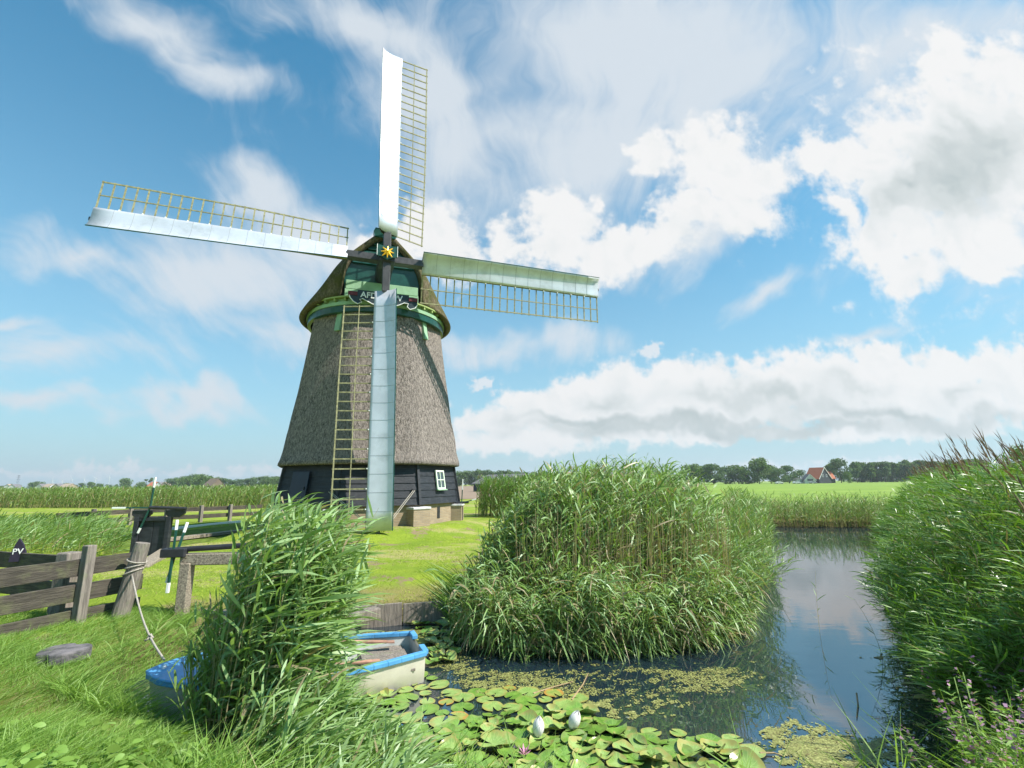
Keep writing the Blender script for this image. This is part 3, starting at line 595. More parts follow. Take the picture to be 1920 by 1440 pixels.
# sluice gate with spoked windlass
g0 = gp(279, 1043); sg_ = empty('sluice_gate', (g0[0], g0[1], 0), R(8), 'black wooden sluice gate with white tipped windlass levers', 'sluice gate')
fr_ = MB(); 
for x in (-.40, .40): fr_.box((x, 0, .42), (.12, .16, 1.25))
fr_.box((0, 0, .98), (.9, .12, .10)); fr_.build('frame', M['black'], sg_, bevel=.012)
for x in (-.16, .18): MB().box((x, .03, .42), (.33, .06, 1.05)).build('gate_panel', M['black'], sg_, bevel=.01)
for x in (-.30, .55): MB().prism([(x - .24, -.07, 1.22), (x - .24, -.07, 1.10), (x - .14, -.07, 1.02), (x + .14, -.07, 1.02), (x + .24, -.07, 1.12), (x + .24, -.07, 1.22)], (0, .12, 0)).build('bracket', M['iron'], sg_, bevel=.01)
MB().tube([(-.1, -.1, 1.30), (.85, -.1, 1.25)], .045, 10).build('shaft', M['iron'], sg_)
def lever(root, a, b, tip=.22, w=.04, name='lever'):
    a, b = np.array(a, float), np.array(b, float); L_ = np.linalg.norm(b - a); m = a + (b - a) * (1 - tip)
    lo = MB().beam(a, m, w, w).build(name, M['hubgreen'], root, bevel=.004); MB().beam(m, b, w * 1.15, w * 1.15).build('white_tip', M['white'], lo, bevel=.004)
c = (-.08, -.1, 1.29)
lever(sg_, c, (-.04, -.12, 2.12), .34); lever(sg_, c, (-1.03, -.1, 1.30), .36); lever(sg_, c, (-.30, -.1, .62), .2)
# apron wall of the sluice
w0, w1 = gp(262, 1066), gp(312, 1042)
MB().beam(Z3(w0, -.12), Z3(w1, .02), .35, .35).build('apron_wall', M['concrete'], sg_, bevel=.02).matrix_world = Matrix.Identity(4)
for o_ in sg_.children:
    if o_.name.startswith('apron_wall'): o_.parent = None; tag(o_, 'rough pebble concrete wall below the black sluice gate', 'wall')
# concrete post, beam and the near windlass
cp0 = gp(335, 1200, -.45); crt = empty('windlass', (cp0[0], cp0[1], 0), R(4), 'near windlass with white tipped green levers on a pebble concrete post', 'windlass')
MB().box((0, 0, .02), (.15, .17, 1.3)).build('post', M['concrete'], crt, bevel=.012)
MB().box((.55, .04, .72), (1.3, .2, .17)).build('beam', M['concrete'], crt, bevel=.015)
MB().tube([(-.3, -.02, .865), (1.3, .06, .93)], .042, 12).build('shaft', M['iron'], crt)
MB().box((-.19, -.06, .83), (.36, .13, .13), [(1, 0, 0), (0, 1, 0), (0, 0, 1)]).build('hub_block', M['iron'], crt, bevel=.012)
c = np.array((-.19, -.09, .83)); lever(crt, c, c + (.02, -.03, .50), .3, .035); lever(crt, c + (.0, .1, 0), c + (.07, .16, .45), .34, .035); lever(crt, c, c + (.0, -.02, -.58), .25, .035); lever(crt, c + (-.02, .1, 0), c + (-.12, .14, -.46), .2, .03)
sb = gp(372, 1175, -.35); tag(MB().box((sb[0], sb[1] + .1, -.28), (.9, .3, .28)).build('concrete_block', M['concrete'], bevel=.02), 'low weathered concrete block beside the concrete post in the reeds', 'block')
# canal kerbs
k0, k1 = gp(205, 1006), gp(450, 979)
tag(MB().beam(Z3(k0, .03), Z3(k1, .03), .16, .12).build('canal_kerb', M['white']), 'white painted kerb along the far side of the canal', 'kerb')
k0, k1 = gp(305, 1014), gp(470, 994)
tag(MB().beam(Z3(k0, .02), Z3(k1, .02), .35, .10).build('canal_kerb', M['concrete']), 'pebbly brown kerb along the near side of the canal', 'kerb')
# revetment boards of the bank
rv = empty('bank_revetment', (-2.1, 8.75, WZ), 0, 'weathered plank revetment holding the lawn edge behind the boat', 'retaining wall')
ends = [(-4.7, 8.25), (-3.75, 8.45), (-2.75, 8.68), (-1.9, 8.86), (-1.1, 9.0)]
for a, b in zip(ends[:-1], ends[1:]):
    MB().beam((a[0] + 2.1, a[1] - 8.75, .16), (b[0] + 2.08, b[1] - 8.75, .18), .05, .36).build('plank', M['woodgrey'], rv, bevel=.008)
bl = gp(662, 1152, -.2); tag(MB().beam((bl[0] - .45, bl[1] - .5, -.24), (bl[0] + .35, bl[1] + .2, -.22), .22, .17).build('timber_baulk', M['woodgrey'], bevel=.02), 'pale squared timber lying at the lawn edge behind the boat', 'timber')
# tree stump in the grass
s0 = gp(121, 1210, .03); sst = MB(); ring_ = []
for k in range(28):
    a = 2 * math.pi * k / 28; r_ = .24 * (1 + .05 * math.sin(3 * a)) * (.78 if abs(a - 1.5) < .25 or abs(a - 4.6) < .2 else 1); ring_.append((r_ * math.cos(a) * 1.05, r_ * math.sin(a), 0))
sst.prism([(x, y, -.1) for x, y, z in ring_], (0, 0, .13)); tag(sst.build('tree_stump', material('stump_wood', (.15, .135, .14), .9, .5, 8, bump=.8, col2=(.06, .06, .06)), loc=(s0[0], s0[1], -.035), bevel=.02), 'flat grey sawn stump half sunk in the near grass', 'tree stump')
# winch on the far side of the mill
wp = at(866, 952, 21.5); wr = empty('winch', (wp[0], wp[1], .1), 0, 'thin black winch post with white tipped bars beside the mill', 'winch')
MB().beam((0, 0, -.2), (0, 0, 1.0), .10, .10, up=(0, 1, 0)).build('post', M['iron'], wr, bevel=.01)
lever(wr, (0, -.1, .95), (.04, -.1, 1.95), .45); lever(wr, (0, -.1, .95), (.62, -.1, 1.1), .3); lever(wr, (0, -.1, .95), (-.35, -.1, .8), .2); MB().tube([(-.3, -.08, .95), (.3, -.08, .97)], .05, 8).build('drum', M['iron'], wr)
# ---- rowing boat
def build_boat():
    ang = math.atan2(BD[1], BD[0]); root = empty('rowing_boat', (BOW[0], BOW[1], WZ - .06), ang, 'small white rowing boat with blue gunwale and blue foredeck', 'boat')
    hullm = material('boat_hull_paint', (.62, .57, .47), .45, .15, 3, dirt=((.34, .24, .17), 2.2, .6)); inner = material('boat_inner_paint', (.50, .52, .50), .6, .2, 6, dirt=((.2, .2, .18), 5, .5)); blue = material('boat_blue_paint', (.09, .32, .60), .4, .15, 6, dirt=((.1, .2, .3), 8, .3))
    T_ = np.linspace(0, 1, 19); wid = lambda t: np.interp(t, [0, .02, .06, .12, .22, .4, .6, .8, 1], [.05, .17, .31, .43, .55, .665, .68, .61, .44]); shr = lambda t: np.interp(t, [0, .3, .6, 1], [.44, .39, .37, .39])
    def rows(off, zo):
        out = []
        for t in T_:
            w = max(wid(t) - off, .01); z = shr(t); x = t * BL + (off if t < .02 else 0) - (off if t > .98 else 0)
            kz = lambda f: -.12 + (z - -.12) * f + zo * (1 - f)
            out.append([(x + .1 * (1 - f) * (1 - t) ** 3, s * w * g_, kz(f)) for s, g_, f in [(-1, 1, 1), (-1, .97, .7), (-1, .9, .42), (-1, .72, .16), (-1, .4, .02), (1, 0, 0), (1, .4, .02), (1, .72, .16), (1, .9, .42), (1, .97, .7), (1, 1, 1)]])
        return out
    h = MB().grid(rows(0, 0)); r_ = rows(0, 0)[-1]; h.add(r_, [tuple(range(11))]); h.add(rows(0, 0)[0], [tuple(range(11))[::-1]]); h.build('hull', hullm, root, smooth=True)
    i = MB().grid(rows(.03, .05)); i.add(rows(.03, .05)[-1], [tuple(range(11))]); i.build('lining', inner, root, smooth=True)
    gw = MB()
    for s in (-1, 1):
        pts = [np.array([t * BL, s * (wid(t) - .01), shr(t) + .01]) for t in T_]
        for a, b in zip(pts[:-1], pts[1:]): gw.beam(a, b + (b - a) * .03, .075, .055)
    for s in (-1, 1): gw.beam((BL, s * .44, .41), (BL, s * .20, .41), .075, .055)
    gw.build('gunwale', blue, root, bevel=.01)
    ts = [0, .02, .05, .09, .14, .20, .26]; ol = [(t * BL, -(wid(t) + .045), shr(t) + .018) for t in ts[::-1]] + [(-.05, 0, .455)] + [(t * BL, wid(t) + .045, shr(t) + .018) for t in ts]
    dk = MB().prism(ol, (0, 0, .03)); dk.build('foredeck', blue, root, bevel=.012)
    MB().tube([(.12, -.03, .49), (.12, .03, .50)], .02, 6).build('bow_eye', M['white'], root)
    MB().box((BL * .86, 0, .25), (.56, .96, .03)).build('stern_seat', M['woodgrey'], root, bevel=.006)
    MB().box((BL * .86 - .28, 0, .12), (.03, 1.0, .26)).build('seat_riser', material('boat_dark_board', (.10, .08, .07), .7, .3, 5), root)
    MB().box((BL * .50, 0, .27), (.26, 1.26, .04)).build('thwart', M['white'], root, bevel=.008)
    MB().box((BL * .72, 0, .02), (.5, .7, .03)).build('floor_board', inner, root)
    for s in (-1, 1): MB().tube([(BL * .52, s * .66, .40), (BL * .52, s * .66, .48), (BL * .52 + .03, s * .66, .50)], .014, 6).build('oarlock', M['iron'], root)
    oar_m = material('oar_wood', (.36, .20, .14), .55, .3, 6, stretch=(1, 1, 1))
    def W(p): return Vector((BOW[0] + p[0] * BD[0] - p[1] * BD[1], BOW[1] + p[0] * BD[1] + p[1] * BD[0], WZ - .06 + p[2]))
    for (a, b, lab) in (((.95, .50, .50), (2.62, .30, .36), 'red brown wooden oar lying along the far side of the boat'), ((.75, -.42, .46), (2.35, -.34, .36), 'red brown wooden oar lying along the near side of the boat')):
        a, b = np.array(W(a)), np.array(W(b)); d = unit(b - a)
        o = MB().tube([a, a + (b - a) * .5, b - d * .1], [.020, .024, .022], 8); o.tube([a - d * .1, a], [.03, .022], 8)
        oo = o.build('oar', oar_m, smooth=True); tag(oo, lab, 'oar', 'oars in the rowing boat')
        MB().beam(b - d * .45, b, .03, .02, w1=.10, h1=.012).build('blade', oar_m, oo)
build_boat()

# ------------------------------------------------------------------ vegetation
def nrm(a): return a / (np.linalg.norm(a, axis=-1, keepdims=True) + 1e-9)
class Veg:
    def __init__(s): s.V = []; s.F = []; s.T = []; s.n = 0
    def ribbons(s, P, D, L, W, G, K=3, tint=None, prof=None, N0=None):
        n = len(P); t = np.linspace(0, 1, K + 1); D = nrm(D)
        C = P[:, None] + D[:, None] * (L[:, None, None] * t[None, :, None]) + G[:, None] * (L[:, None, None] * (t ** 2)[None, :, None])
        tan = nrm(D[:, None] + 2 * G[:, None] * t[None, :, None])
        if N0 is None: N0 = nrm(rng.normal(0, .55, (n, 3)) + (0, 0, 1))
        S = nrm(np.cross(tan, N0[:, None]))
        pr = np.array(prof) if prof is not None else np.interp(t, [0, .3, .65, 1], [.45, 1, .75, .02])
        w = (W[:, None] * pr[None] / 2)[..., None]
        V = np.stack([C - S * w, C + S * w], 2).reshape(-1, 3)
        b = np.arange(n)[:, None] * (2 * (K + 1)) + 2 * np.arange(K)[None]; b = b.ravel() + s.n
        s.F.append(np.c_[b, b + 1, b + 3, b + 2]); s.V.append(V); s.n += len(V)
        s.T.append(np.repeat(tint if tint is not None else rng.random(n), 2 * (K + 1)))
    def build(s, name, mat, **kw):
        return tag(link(name, np_mesh(name, np.vstack(s.V), np.vstack(s.F), {'tint': np.concatenate(s.T)}), mat), **kw)
def inpoly(n, poly, ok=None):
    poly = np.array(poly, float); lo, hi = poly.min(0), poly.max(0); out = np.zeros((0, 2))
    for _ in range(60):
        if len(out) >= n: break
        q = lo + (hi - lo) * rng.random((n * 2, 2)); q = q[sdf(q, poly) < 0]
        if ok is not None: q = q[ok(q)]
        out = np.vstack([out, q])
    return out[:n]
def reeds(vg, XY, H, lean, nleaf, LL, LW, wind, droop=.5, tb=(.35, .95), lo=.12, stem_w=.009, dead=.05, upd=.9, K=3, spread=.55, z0=None, stem_t=(.06, .3), fz=None):
    n = len(XY); z = (gz(XY) if z0 is None else np.full(n, z0)); P = np.c_[XY, np.maximum(z, WZ - .05)]
    lean = lean if lean.ndim == 2 else np.tile(lean, (n, 1)); lean = lean + np.c_[rng.normal(0, .07, (n, 2)), np.zeros(n)]
    up = np.tile([0, 0, 1.], (n, 1)); D = up + lean * .25; G = lean * .8 - up * (np.linalg.norm(lean, axis=1) ** 2 * .35)[:, None]
    vg.ribbons(P, D, H, np.full(n, stem_w), G, 4, tint=rng.uniform(*stem_t, n), prof=[1, .95, .85, .7, .4], N0=nrm(rng.normal(0, 1, (n, 3)) * (1, 1, .1)))
    D = nrm(D)
    m = nleaf; idx = np.repeat(np.arange(n), m); k = np.tile(np.arange(m), n); t = lo + (1 - lo) * (k + rng.random(len(k)) * .8) / m; t = np.clip(t, lo, 1)
    B = P[idx] + D[idx] * (H[idx] * t)[:, None] + G[idx] * (H[idx] * t * t)[:, None]
    keep = rng.random(len(idx)) < np.clip(.55 + .6 * t, 0, 1)
    idx, t, B = idx[keep], t[keep], B[keep]; nn = len(idx)
    a = rng.uniform(0, 2 * math.pi, nn); Hd = np.c_[np.cos(a), np.sin(a), np.zeros(nn)]
    Dl = Hd * spread + wind * rng.uniform(.5, 1.3, nn)[:, None] + np.c_[np.zeros((nn, 2)), upd * rng.uniform(.5, 1.2, nn) * (.6 + .5 * t)]
    L = LL * rng.uniform(.6, 1.25, nn) * (.75 + .35 * np.sin(np.pi * np.clip(t, 0, 1))); W = LW * rng.uniform(.6, 1.2, nn)
    Gl = wind * .25 + np.c_[rng.normal(0, .08, (nn, 2)), -droop * rng.uniform(.3, 1.3, nn)]
    tt = rng.uniform(*tb, nn); tt = np.where(rng.random(nn) < dead * (1.6 - t), rng.uniform(.0, .12, nn), tt)
    vg.ribbons(B, Dl, L, W, Gl, K, tint=tt)
REEDC = [(0, (.36, .28, .18)), (.14, (.38, .34, .17)), (.2, (.16, .22, .05)), (.5, (.18, .30, .06)), (.8, (.27, .41, .15)), (1, (.38, .52, .28))]
M['reed'] = leafmat('reed_leaf', REEDC)
M['reed_dark'] = leafmat('reed_leaf_dark', [(0, (.20, .14, .11)), (.14, (.28, .26, .10)), (.2, (.09, .17, .025)), (.5, (.12, .25, .03)), (.85, (.20, .35, .06)), (1, (.32, .46, .20))], trans=.32, rough=.36)
M['grass'] = leafmat('grass_blade', [(0, (.36, .32, .13)), (.08, (.18, .28, .045)), (.5, (.215, .37, .065)), (1, (.33, .50, .13))], trans=.4, rough=.5)
M['lawn_blade'] = leafmat('lawn_blade', [(0, (.42, .34, .15)), (.15, (.30, .37, .05)), (.6, (.37, .47, .05)), (1, (.47, .54, .09))], trans=.35, rough=.6)
FAN = np.array([.05, 1., 0])
# -- middle reed bed
def noise2(XY, s, seed=0):
    r_ = np.random.default_rng(seed); out = np.zeros(len(XY))
    for k in range(7): d = r_.normal(0, 1, 2) * s * (1 + .4 * k); out += np.sin(XY @ d + r_.uniform(0, 6.3)) / (1 + .3 * k)
    return out / 3
def build_mid():
    v = Veg(); poly = [(-1.05, 8.55), (-.5, 7.65), (.3, 7.35), (1.7, 7.45), (3.0, 7.85), (3.65, 8.8), (4.3, 10.2), (4.7, 12), (3.5, 13), (.6, 12.5), (-.2, 10.8)]
    XY = inpoly(3500, poly, lambda q: (sdf(q, np.array(poly)) > -1.9) | (rng.random(len(q)) < .3))
    d = -sdf(XY, np.array(poly)); x, y = XY.T
    H = (.62 + .90 * ss(d, 0, .7) + .68 * ss(d, .3, 1.2)) * (.42 + .58 * ss(x, -1.2, .3)) * .93 * (1 - .62 * ss(x, 3.3, 4.9)) * rng.uniform(.84, 1.08, len(x)) * (1 + .10 * np.clip(noise2(XY, 1.8, 31), -1, 1))
    out = np.c_[ss(x, 2.2, 4.6) * .5 - .35 * (1 - ss(x, -1, .4)), -.22 * (1 - ss(d, 0, .9)) , np.zeros(len(x))] + (.10, .05, 0)
    top = (x > .4) & (x < 3.4) & (d > .35)
    reeds(v, XY[~top], H[~top], out[~top], 15, .37, .028, np.array([.28, .26, 0]), droop=.6, dead=.15, stem_w=.008, upd=.8, spread=.65)
    reeds(v, XY[top], H[top], out[top], 13, .40, .029, np.array([.25, .22, 0]), droop=.5, dead=.13, stem_w=.009, upd=.9, spread=.6, lo=.30, stem_t=(.0, .12))
    # drooping skirt of leaves above the water
    XY = inpoly(800, [(-1.1, 8.3), (-.55, 7.5), (.3, 7.2), (1.7, 7.3), (3.0, 7.65), (3.8, 8.7), (3.6, 9.0), (2.9, 8.05), (1.6, 7.8), (.3, 7.7), (-.6, 8.1)])
    out = np.c_[.05 + .4 * ss(XY[:, 0], 2, 4.2) + rng.normal(0, .15, len(XY)), -.3 + rng.normal(0, .15, len(XY)), np.zeros(len(XY))]
    reeds(v, XY, rng.uniform(.2, 1.6, len(XY)) * (.8 + .35 * np.clip(noise2(XY, 2.5, 44), -1, 1)), out, 9, .38, .026, np.array([.15, -.08, 0]), droop=1.0, dead=.2, upd=.65, spread=.7, tb=(.45, 1))
    # tan bare stems
    XY = inpoly(1100, [(.0, 7.85), (1.7, 7.75), (3.4, 8.1), (3.9, 9.2), (.3, 8.9)]); v.ribbons(np.c_[XY, np.full(1100, WZ)], np.tile([.03, -.03, 1.], (1100, 1)) + rng.normal(0, .045, (1100, 3)), rng.uniform(.8, 2.0, 1100), np.full(1100, .010), rng.normal(0, .03, (1100, 3)), 3, tint=rng.uniform(0, .13, 1100), prof=[1, 1, .9, .5], N0=nrm(rng.normal(0, 1, (1100, 3)) * (1, 1, .1)))
    # outward arching stems to the right
    XY = inpoly(160, [(2.9, 7.9), (3.6, 8.6), (4.5, 10.4), (4.1, 10.6), (3.1, 8.8)]); out = np.tile([.7, -.15, 0], (160, 1))
    reeds(v, XY, rng.uniform(.9, 1.5, 160), out, 12, .30, .018, np.array([.45, -.05, 0]), droop=.45, dead=.04)
    v.build('reed_bed', M['reed'], label='wide tall green reed bed in the pond centre with tan stems', cat='reeds', kind='stuff')
build_mid()
def build_right():
    v = Veg(); sh = np.array([(3.75, 4.3), (4.35, 5.2), (5.1, 6.6), (6.3, 8.2), (8.5, 11), (11.5, 15), (15.3, 20), (18.6, 24.0)])
    cum = np.r_[0, np.cumsum(np.linalg.norm(np.diff(sh, axis=0), axis=1))]
    def samp(n, p):
        s = cum[-1] * rng.random(n) ** p; q = np.c_[np.interp(s, cum, sh[:, 0]), np.interp(s, cum, sh[:, 1])]; tdir = np.c_[np.interp(s + .1, cum, sh[:, 0]), np.interp(s + .1, cum, sh[:, 1])] - q; tdir = nrm(tdir); return s, q, np.c_[tdir[:, 1], -tdir[:, 0]]
    s, q, nr = samp(4300, 1.9); off = rng.random(4300) ** 1.2 * 3.4 + .05; XY = q + nr * off[:, None]
    H = (.85 + 1.25 * ss(off, .1, 1.5)) * rng.uniform(.88, 1.06, len(s)) * (1 - .30 * (1 - ss(s, .0, 2.2))) * (1 - .04 * ss(s, 8, 20))
    lean = np.c_[-nr * (.42 * (1 - ss(off, 0, 1.4)))[:, None] + (-.10, .28), np.zeros(len(s))]
    far = ss(s, 4, 16)
    near = s < 9
    reeds(v, XY[near], H[near], lean[near], 17, .29, .019, np.array([-.36, .36, 0]), droop=.42, tb=(.22, 1), dead=.04, lo=.06, upd=.62, spread=.62)
    reeds(v, XY[~near], H[~near], lean[~near], 11, .42, .03, np.array([-.4, .38, 0]), droop=.34, tb=(.24, .8), dead=.03, lo=.06, stem_w=.014, upd=.62, spread=.4, K=2)
    v.build('reed_bed', M['reed_dark'], label='dark green reed bed on the right bank with purple brown plumes', cat='reeds', kind='stuff')
    # plumes
    s, q, nr = samp(420, 1.7); off = .9 + rng.random(420) * 2.4; XY = q + nr * off[:, None]; v = Veg(); n = 420
    top = np.c_[XY, gz(XY) + 1.98 * (1 - .2 * (1 - ss(s, 0, 2.2))) + rng.uniform(-.15, .2, n)]; top[:, :2] += (-.18, .25)
    D = np.tile([-.28, .12, 1.], (n, 1)) + rng.normal(0, .08, (n, 3))
    for a in range(5): v.ribbons(top + D * (.045 * a), D + rng.normal(0, .13, (n, 3)), rng.uniform(.12, .22, n), np.full(n, .022 - .003 * a), rng.normal(0, .1, (n, 3)) + (-.1, 0, 0), 2, tint=rng.uniform(0, 1, n))
    v.build('reed_plumes', leafmat('plume', [(0, (.10, .06, .055)), (.6, (.19, .12, .09)), (1, (.26, .18, .12))], .2, .8), label='purple brown reed plumes above the right bank reeds', cat='reed plumes', kind='stuff')
build_right()
def build_left():
    v = Veg(); W_ = np.array([.55, .30, 0])
    XY = inpoly(330, [(-2.82, 4.75), (-2.45, 4.5), (-1.95, 4.5), (-1.75, 4.9), (-1.95, 5.3), (-2.6, 5.5), (-2.85, 5.3)]); x = XY[:, 0]
    H = rng.uniform(1.6, 2.3, len(x)) * (1 - .26 * ss(x, -2.25, -1.6)) * (1 - .12 * (1 - ss(x, -3.1, -2.7)))
    reeds(v, XY, H, np.array([.09, .10, 0]), 17, .40, .034, W_ * .8, droop=.34, tb=(.55, 1), dead=.03, stem_w=.009, upd=.62, K=4, spread=.62, lo=.15)
    XY = inpoly(330, [(-2.4, 4.35), (-1.75, 3.85), (-1.0, 3.7), (-.75, 4.1), (-1.2, 4.75), (-1.7, 4.95), (-2.3, 4.7)]); x = XY[:, 0]
    reeds(v, XY, rng.uniform(.5, .95, len(x)) * (1 - .62 * ss(x, -2.0, -1.3)), np.array([.28, .1, 0]), 11, .36, .028, W_ * .9, droop=.42, tb=(.5, 1), dead=.05, upd=.75, K=4, spread=.5)
    XY = inpoly(110, [(-3.0, 4.9), (-2.75, 4.6), (-2.6, 5.0), (-2.8, 5.4), (-3.0, 5.4)])
    reeds(v, XY, rng.uniform(.5, 1.3, 110), np.array([-.12, .05, 0]), 9, .33, .024, np.array([.2, .2, 0]), droop=.5, tb=(.3, .8), K=4)
    v.build('reed_clump', M['reed'], label='tall broad leaved reed clump in front of the boat', cat='reeds', kind='stuff')
build_left()
def strip(name, poly, n, Hh, label, LL=.5, LW=.05, nl=6, mat='reed', droop=.3, wind=(.25, .1, 0), tb=(.3, .8), sw=.02, dead=.04, z0=None):
    v = Veg(); XY = inpoly(n, poly); reeds(v, XY, rng.uniform(Hh[0], Hh[1], n), np.array([.12, .03, 0]), nl, LL, LW, np.array(wind), droop=droop, tb=tb, stem_w=sw, K=2, dead=dead, upd=.9, z0=z0)
    v.build(name, M[mat], label=label, cat='reeds', kind='stuff')
a, b = gp(-160, 953)[:2], gp(560, 953)[:2]
strip('reed_strip', [a, b, b + (0, 5), a + (-5, 5)], 3400, (1.65, 2.0), 'long level reed strip across the fields left of the mill', LW=.07, LL=.55, sw=.035, tb=(.25, .75))
strip('reed_patch', [gp(-80, 1047)[:2], gp(110, 1050)[:2], gp(228, 1046)[:2], gp(215, 1012)[:2], gp(90, 1008)[:2], gp(-90, 1006)[:2]], 620, (.6, .95), 'low leafy reed patch between the two fences', LW=.035, LL=.45, nl=9, sw=.01, wind=(.6, .2, 0), tb=(.4, .9))
strip('reed_hedge', [(-2.3, 28.5), (-1.2, 27.4), (4, 24), (6, 26), (3, 31), (-1.8, 31)], 1500, (2.0, 2.35), 'dark reed stand on the bank right behind the mill', LW=.045, LL=.5, nl=8, sw=.02, mat='reed_dark', dead=.1)
strip('bank_reeds', [(10.9, 25.9), (14, 25.3), (18.6, 24.4), (20, 25.4), (18.5, 26.4), (12, 27.4)], 720, (.75, 1.7), 'thin reeds on the far bank of the pond arm', LW=.03, LL=.4, nl=7, sw=.014, dead=.12, z0=-.45)
strip('bank_reeds', [(10.8, 26.8), (20, 26.2), (21, 28), (12, 29.5)], 900, (.35, .8), 'low yellowish sedge behind the thin far bank reeds', LW=.03, LL=.4, nl=5, sw=.014, dead=.35)
strip('bank_reeds', [(4.6, 10.4), (5.3, 10.9), (7.4, 14.6), (11.1, 23), (10.4, 24), (6.2, 15)], 700, (1.1, 1.75), 'reeds lining the left bank of the pond arm', LW=.03, LL=.38, nl=8, sw=.012, dead=.1)
# -- grasses
def grass(name, XY, L, W, lean, mat, label, K=3, tint=None, zoff=-.01, g=.45):
    n = len(XY); v = Veg(); P = np.c_[XY, np.maximum(gz(XY), WZ - .03) + zoff]; a = rng.uniform(0, 2 * np.pi, n)
    D = np.c_[np.cos(a) * .5, np.sin(a) * .5, np.ones(n)] + np.array(lean) * (1 + .6 * np.clip(noise2(XY, 2.3, 8), -1, 1))[:, None] + np.c_[noise2(XY, 3.7, 21) * .3, noise2(XY, 3.7, 22) * .3, np.zeros(n)]
    G = np.c_[np.cos(a) * .35, np.sin(a) * .35, -rng.uniform(.1, g, n)] + np.array(lean) * .5
    v.ribbons(P, D, L, W, G, K, tint=tint, prof=np.interp(np.linspace(0, 1, K + 1), [0, .5, 1], [1, .75, .05]), N0=nrm(rng.normal(0, 1, (n, 3)) * (1, 1, .3)))
    return v.build(name, M[mat], label=label, cat='grass', kind='stuff')
def noise2(XY, s, seed=0):
    r_ = np.random.default_rng(seed); out = np.zeros(len(XY))
    for k in range(7): d = r_.normal(0, 1, 2) * s * (1 + .4 * k); out += np.sin(XY @ d + r_.uniform(0, 6.3)) / (1 + .3 * k)
    return out / 3
dry = lambda q: sdf(q, POND) > .02
XY = inpoly(110000, [(-9, 7.6), (-5.2, 8.2), (-3.4, 6.4), (-2.4, 4.9), (-1.6, 3.9), (-1.1, 2.3), (-3.2, 2.3), (-9, 5.0)], dry)
XY = XY[rng.random(len(XY)) < np.clip(1.25 - np.hypot(*XY.T) / 14, .3, 1)]
nz = noise2(XY, 1.4, 1)
grass('long_grass', XY, rng.uniform(.06, .17, len(XY)) * (1.1 + .75 * np.clip(noise2(XY, 3.1, 12), -1, 1)), np.full(len(XY), .0052) * rng.uniform(.7, 1.4, len(XY)), (.42, .22, 0), 'grass', 'long wind combed bright grass on the near left bank', tint=np.clip(.58 + .30 * nz + rng.normal(0, .22, len(XY)), 0, 1))
XY = inpoly(95000, [(-16, 8.6), (-5, 8.6), (-3, 8.9), (-1.1, 9.2), (-.6, 9.6), (0, 12), (1, 16), (2, 20), (-16, 20)], dry)
XY = XY[(rng.random(len(XY)) < np.clip(1.5 - XY[:, 1] / 16, .25, 1)) & (sdf(XY, CAN) > .2) & (np.hypot(XY[:, 0] - AX[0], XY[:, 1] - AX[1]) > 4)]
nz = noise2(XY, .9, 5); XY = XY[nz + .6 * noise2(XY, 3.3, 6) > -.45 + .5 * (rng.random(len(XY)) < .5)]; nz = noise2(XY, .9, 5)
grass('lawn_grass', XY, rng.uniform(.03, .075, len(XY)), np.full(len(XY), .011), (.1, .05, 0), 'lawn_blade', 'short mown yellow green grass in front of the mill', K=2, tint=np.clip(.40 + .40 * nz + .25 * noise2(XY, 3.3, 6) + rng.normal(0, .2, len(XY)), 0, 1))
XY = inpoly(2000, [(-2.2, 4.1), (-1.2, 4.35), (-.75, 4.3), (-.5, 4.0), (-1.2, 3.4), (-2.4, 3.4)]); XY = np.vstack([XY, inpoly(170, [(-.8, 4.45), (.6, 4.3), (.6, 4.0), (-.8, 4.0)])])
grass('shore_grass', XY, rng.uniform(.2, .55, len(XY)), rng.uniform(.006, .015, len(XY)), (.22, .12, 0), 'grass', 'tall loose grass at the near shore below the lilies', K=4)
XY = inpoly(2400, [(2.0, 3.0), (2.9, 3.7), (3.7, 4.5), (4.4, 5.4), (5.6, 5.4), (5.2, 3.2), (4.0, 2.6), (2.2, 2.6)], dry)
grass('shore_grass', XY, rng.uniform(.2, .6, len(XY)) * (.6 + .4 * ss(XY[:, 0], 2.0, 3.6)), rng.uniform(.007, .02, len(XY)), (-.10, .10, 0), 'grass', 'tall blade grass at the right corner among pink flowers', K=4, tint=rng.uniform(0, .9, len(XY)), g=.3)
XY = inpoly(1500, [(-5.6, 8.3), (-5.0, 7.0), (-5.0, 6.0), (-4.2, 5.2), (-3.4, 5.0), (-3.5, 5.2), (-4.6, 6.2), (-4.7, 7.4), (-4.6, 8.4)])
grass('shore_grass', XY, rng.uniform(.15, .4, len(XY)), rng.uniform(.006, .012, len(XY)), (.25, .1, 0), 'grass', 'ragged grass round the concrete post and blue foredeck', K=4, tint=rng.uniform(0, .8, len(XY)))
XY = inpoly(420, [(-1.15, 8.9), (-.7, 8.2), (-.45, 8.3), (-.6, 9.2), (-1.0, 9.3)])
grass('iris_leaves', XY, rng.uniform(.5, 1.05, len(XY)), rng.uniform(.012, .022, len(XY)), (-.08, .0, 0), 'reed_dark', 'upright dark iris blades at the left foot of the reed bed', K=4, tint=rng.uniform(.2, .6, len(XY)), g=.15)
XY = inpoly(420, [(-3.4, 3.6), (-2.6, 4.3), (-1.9, 3.9), (-1.6, 3.4), (-3.2, 3.2)]); XY = np.vstack([XY, inpoly(160, [(-7, 4.5), (-3, 4.5), (-3, 3.2), (-6, 3.2)])]); v = Veg(); n = len(XY); a = rng.uniform(0, 6.3, n)
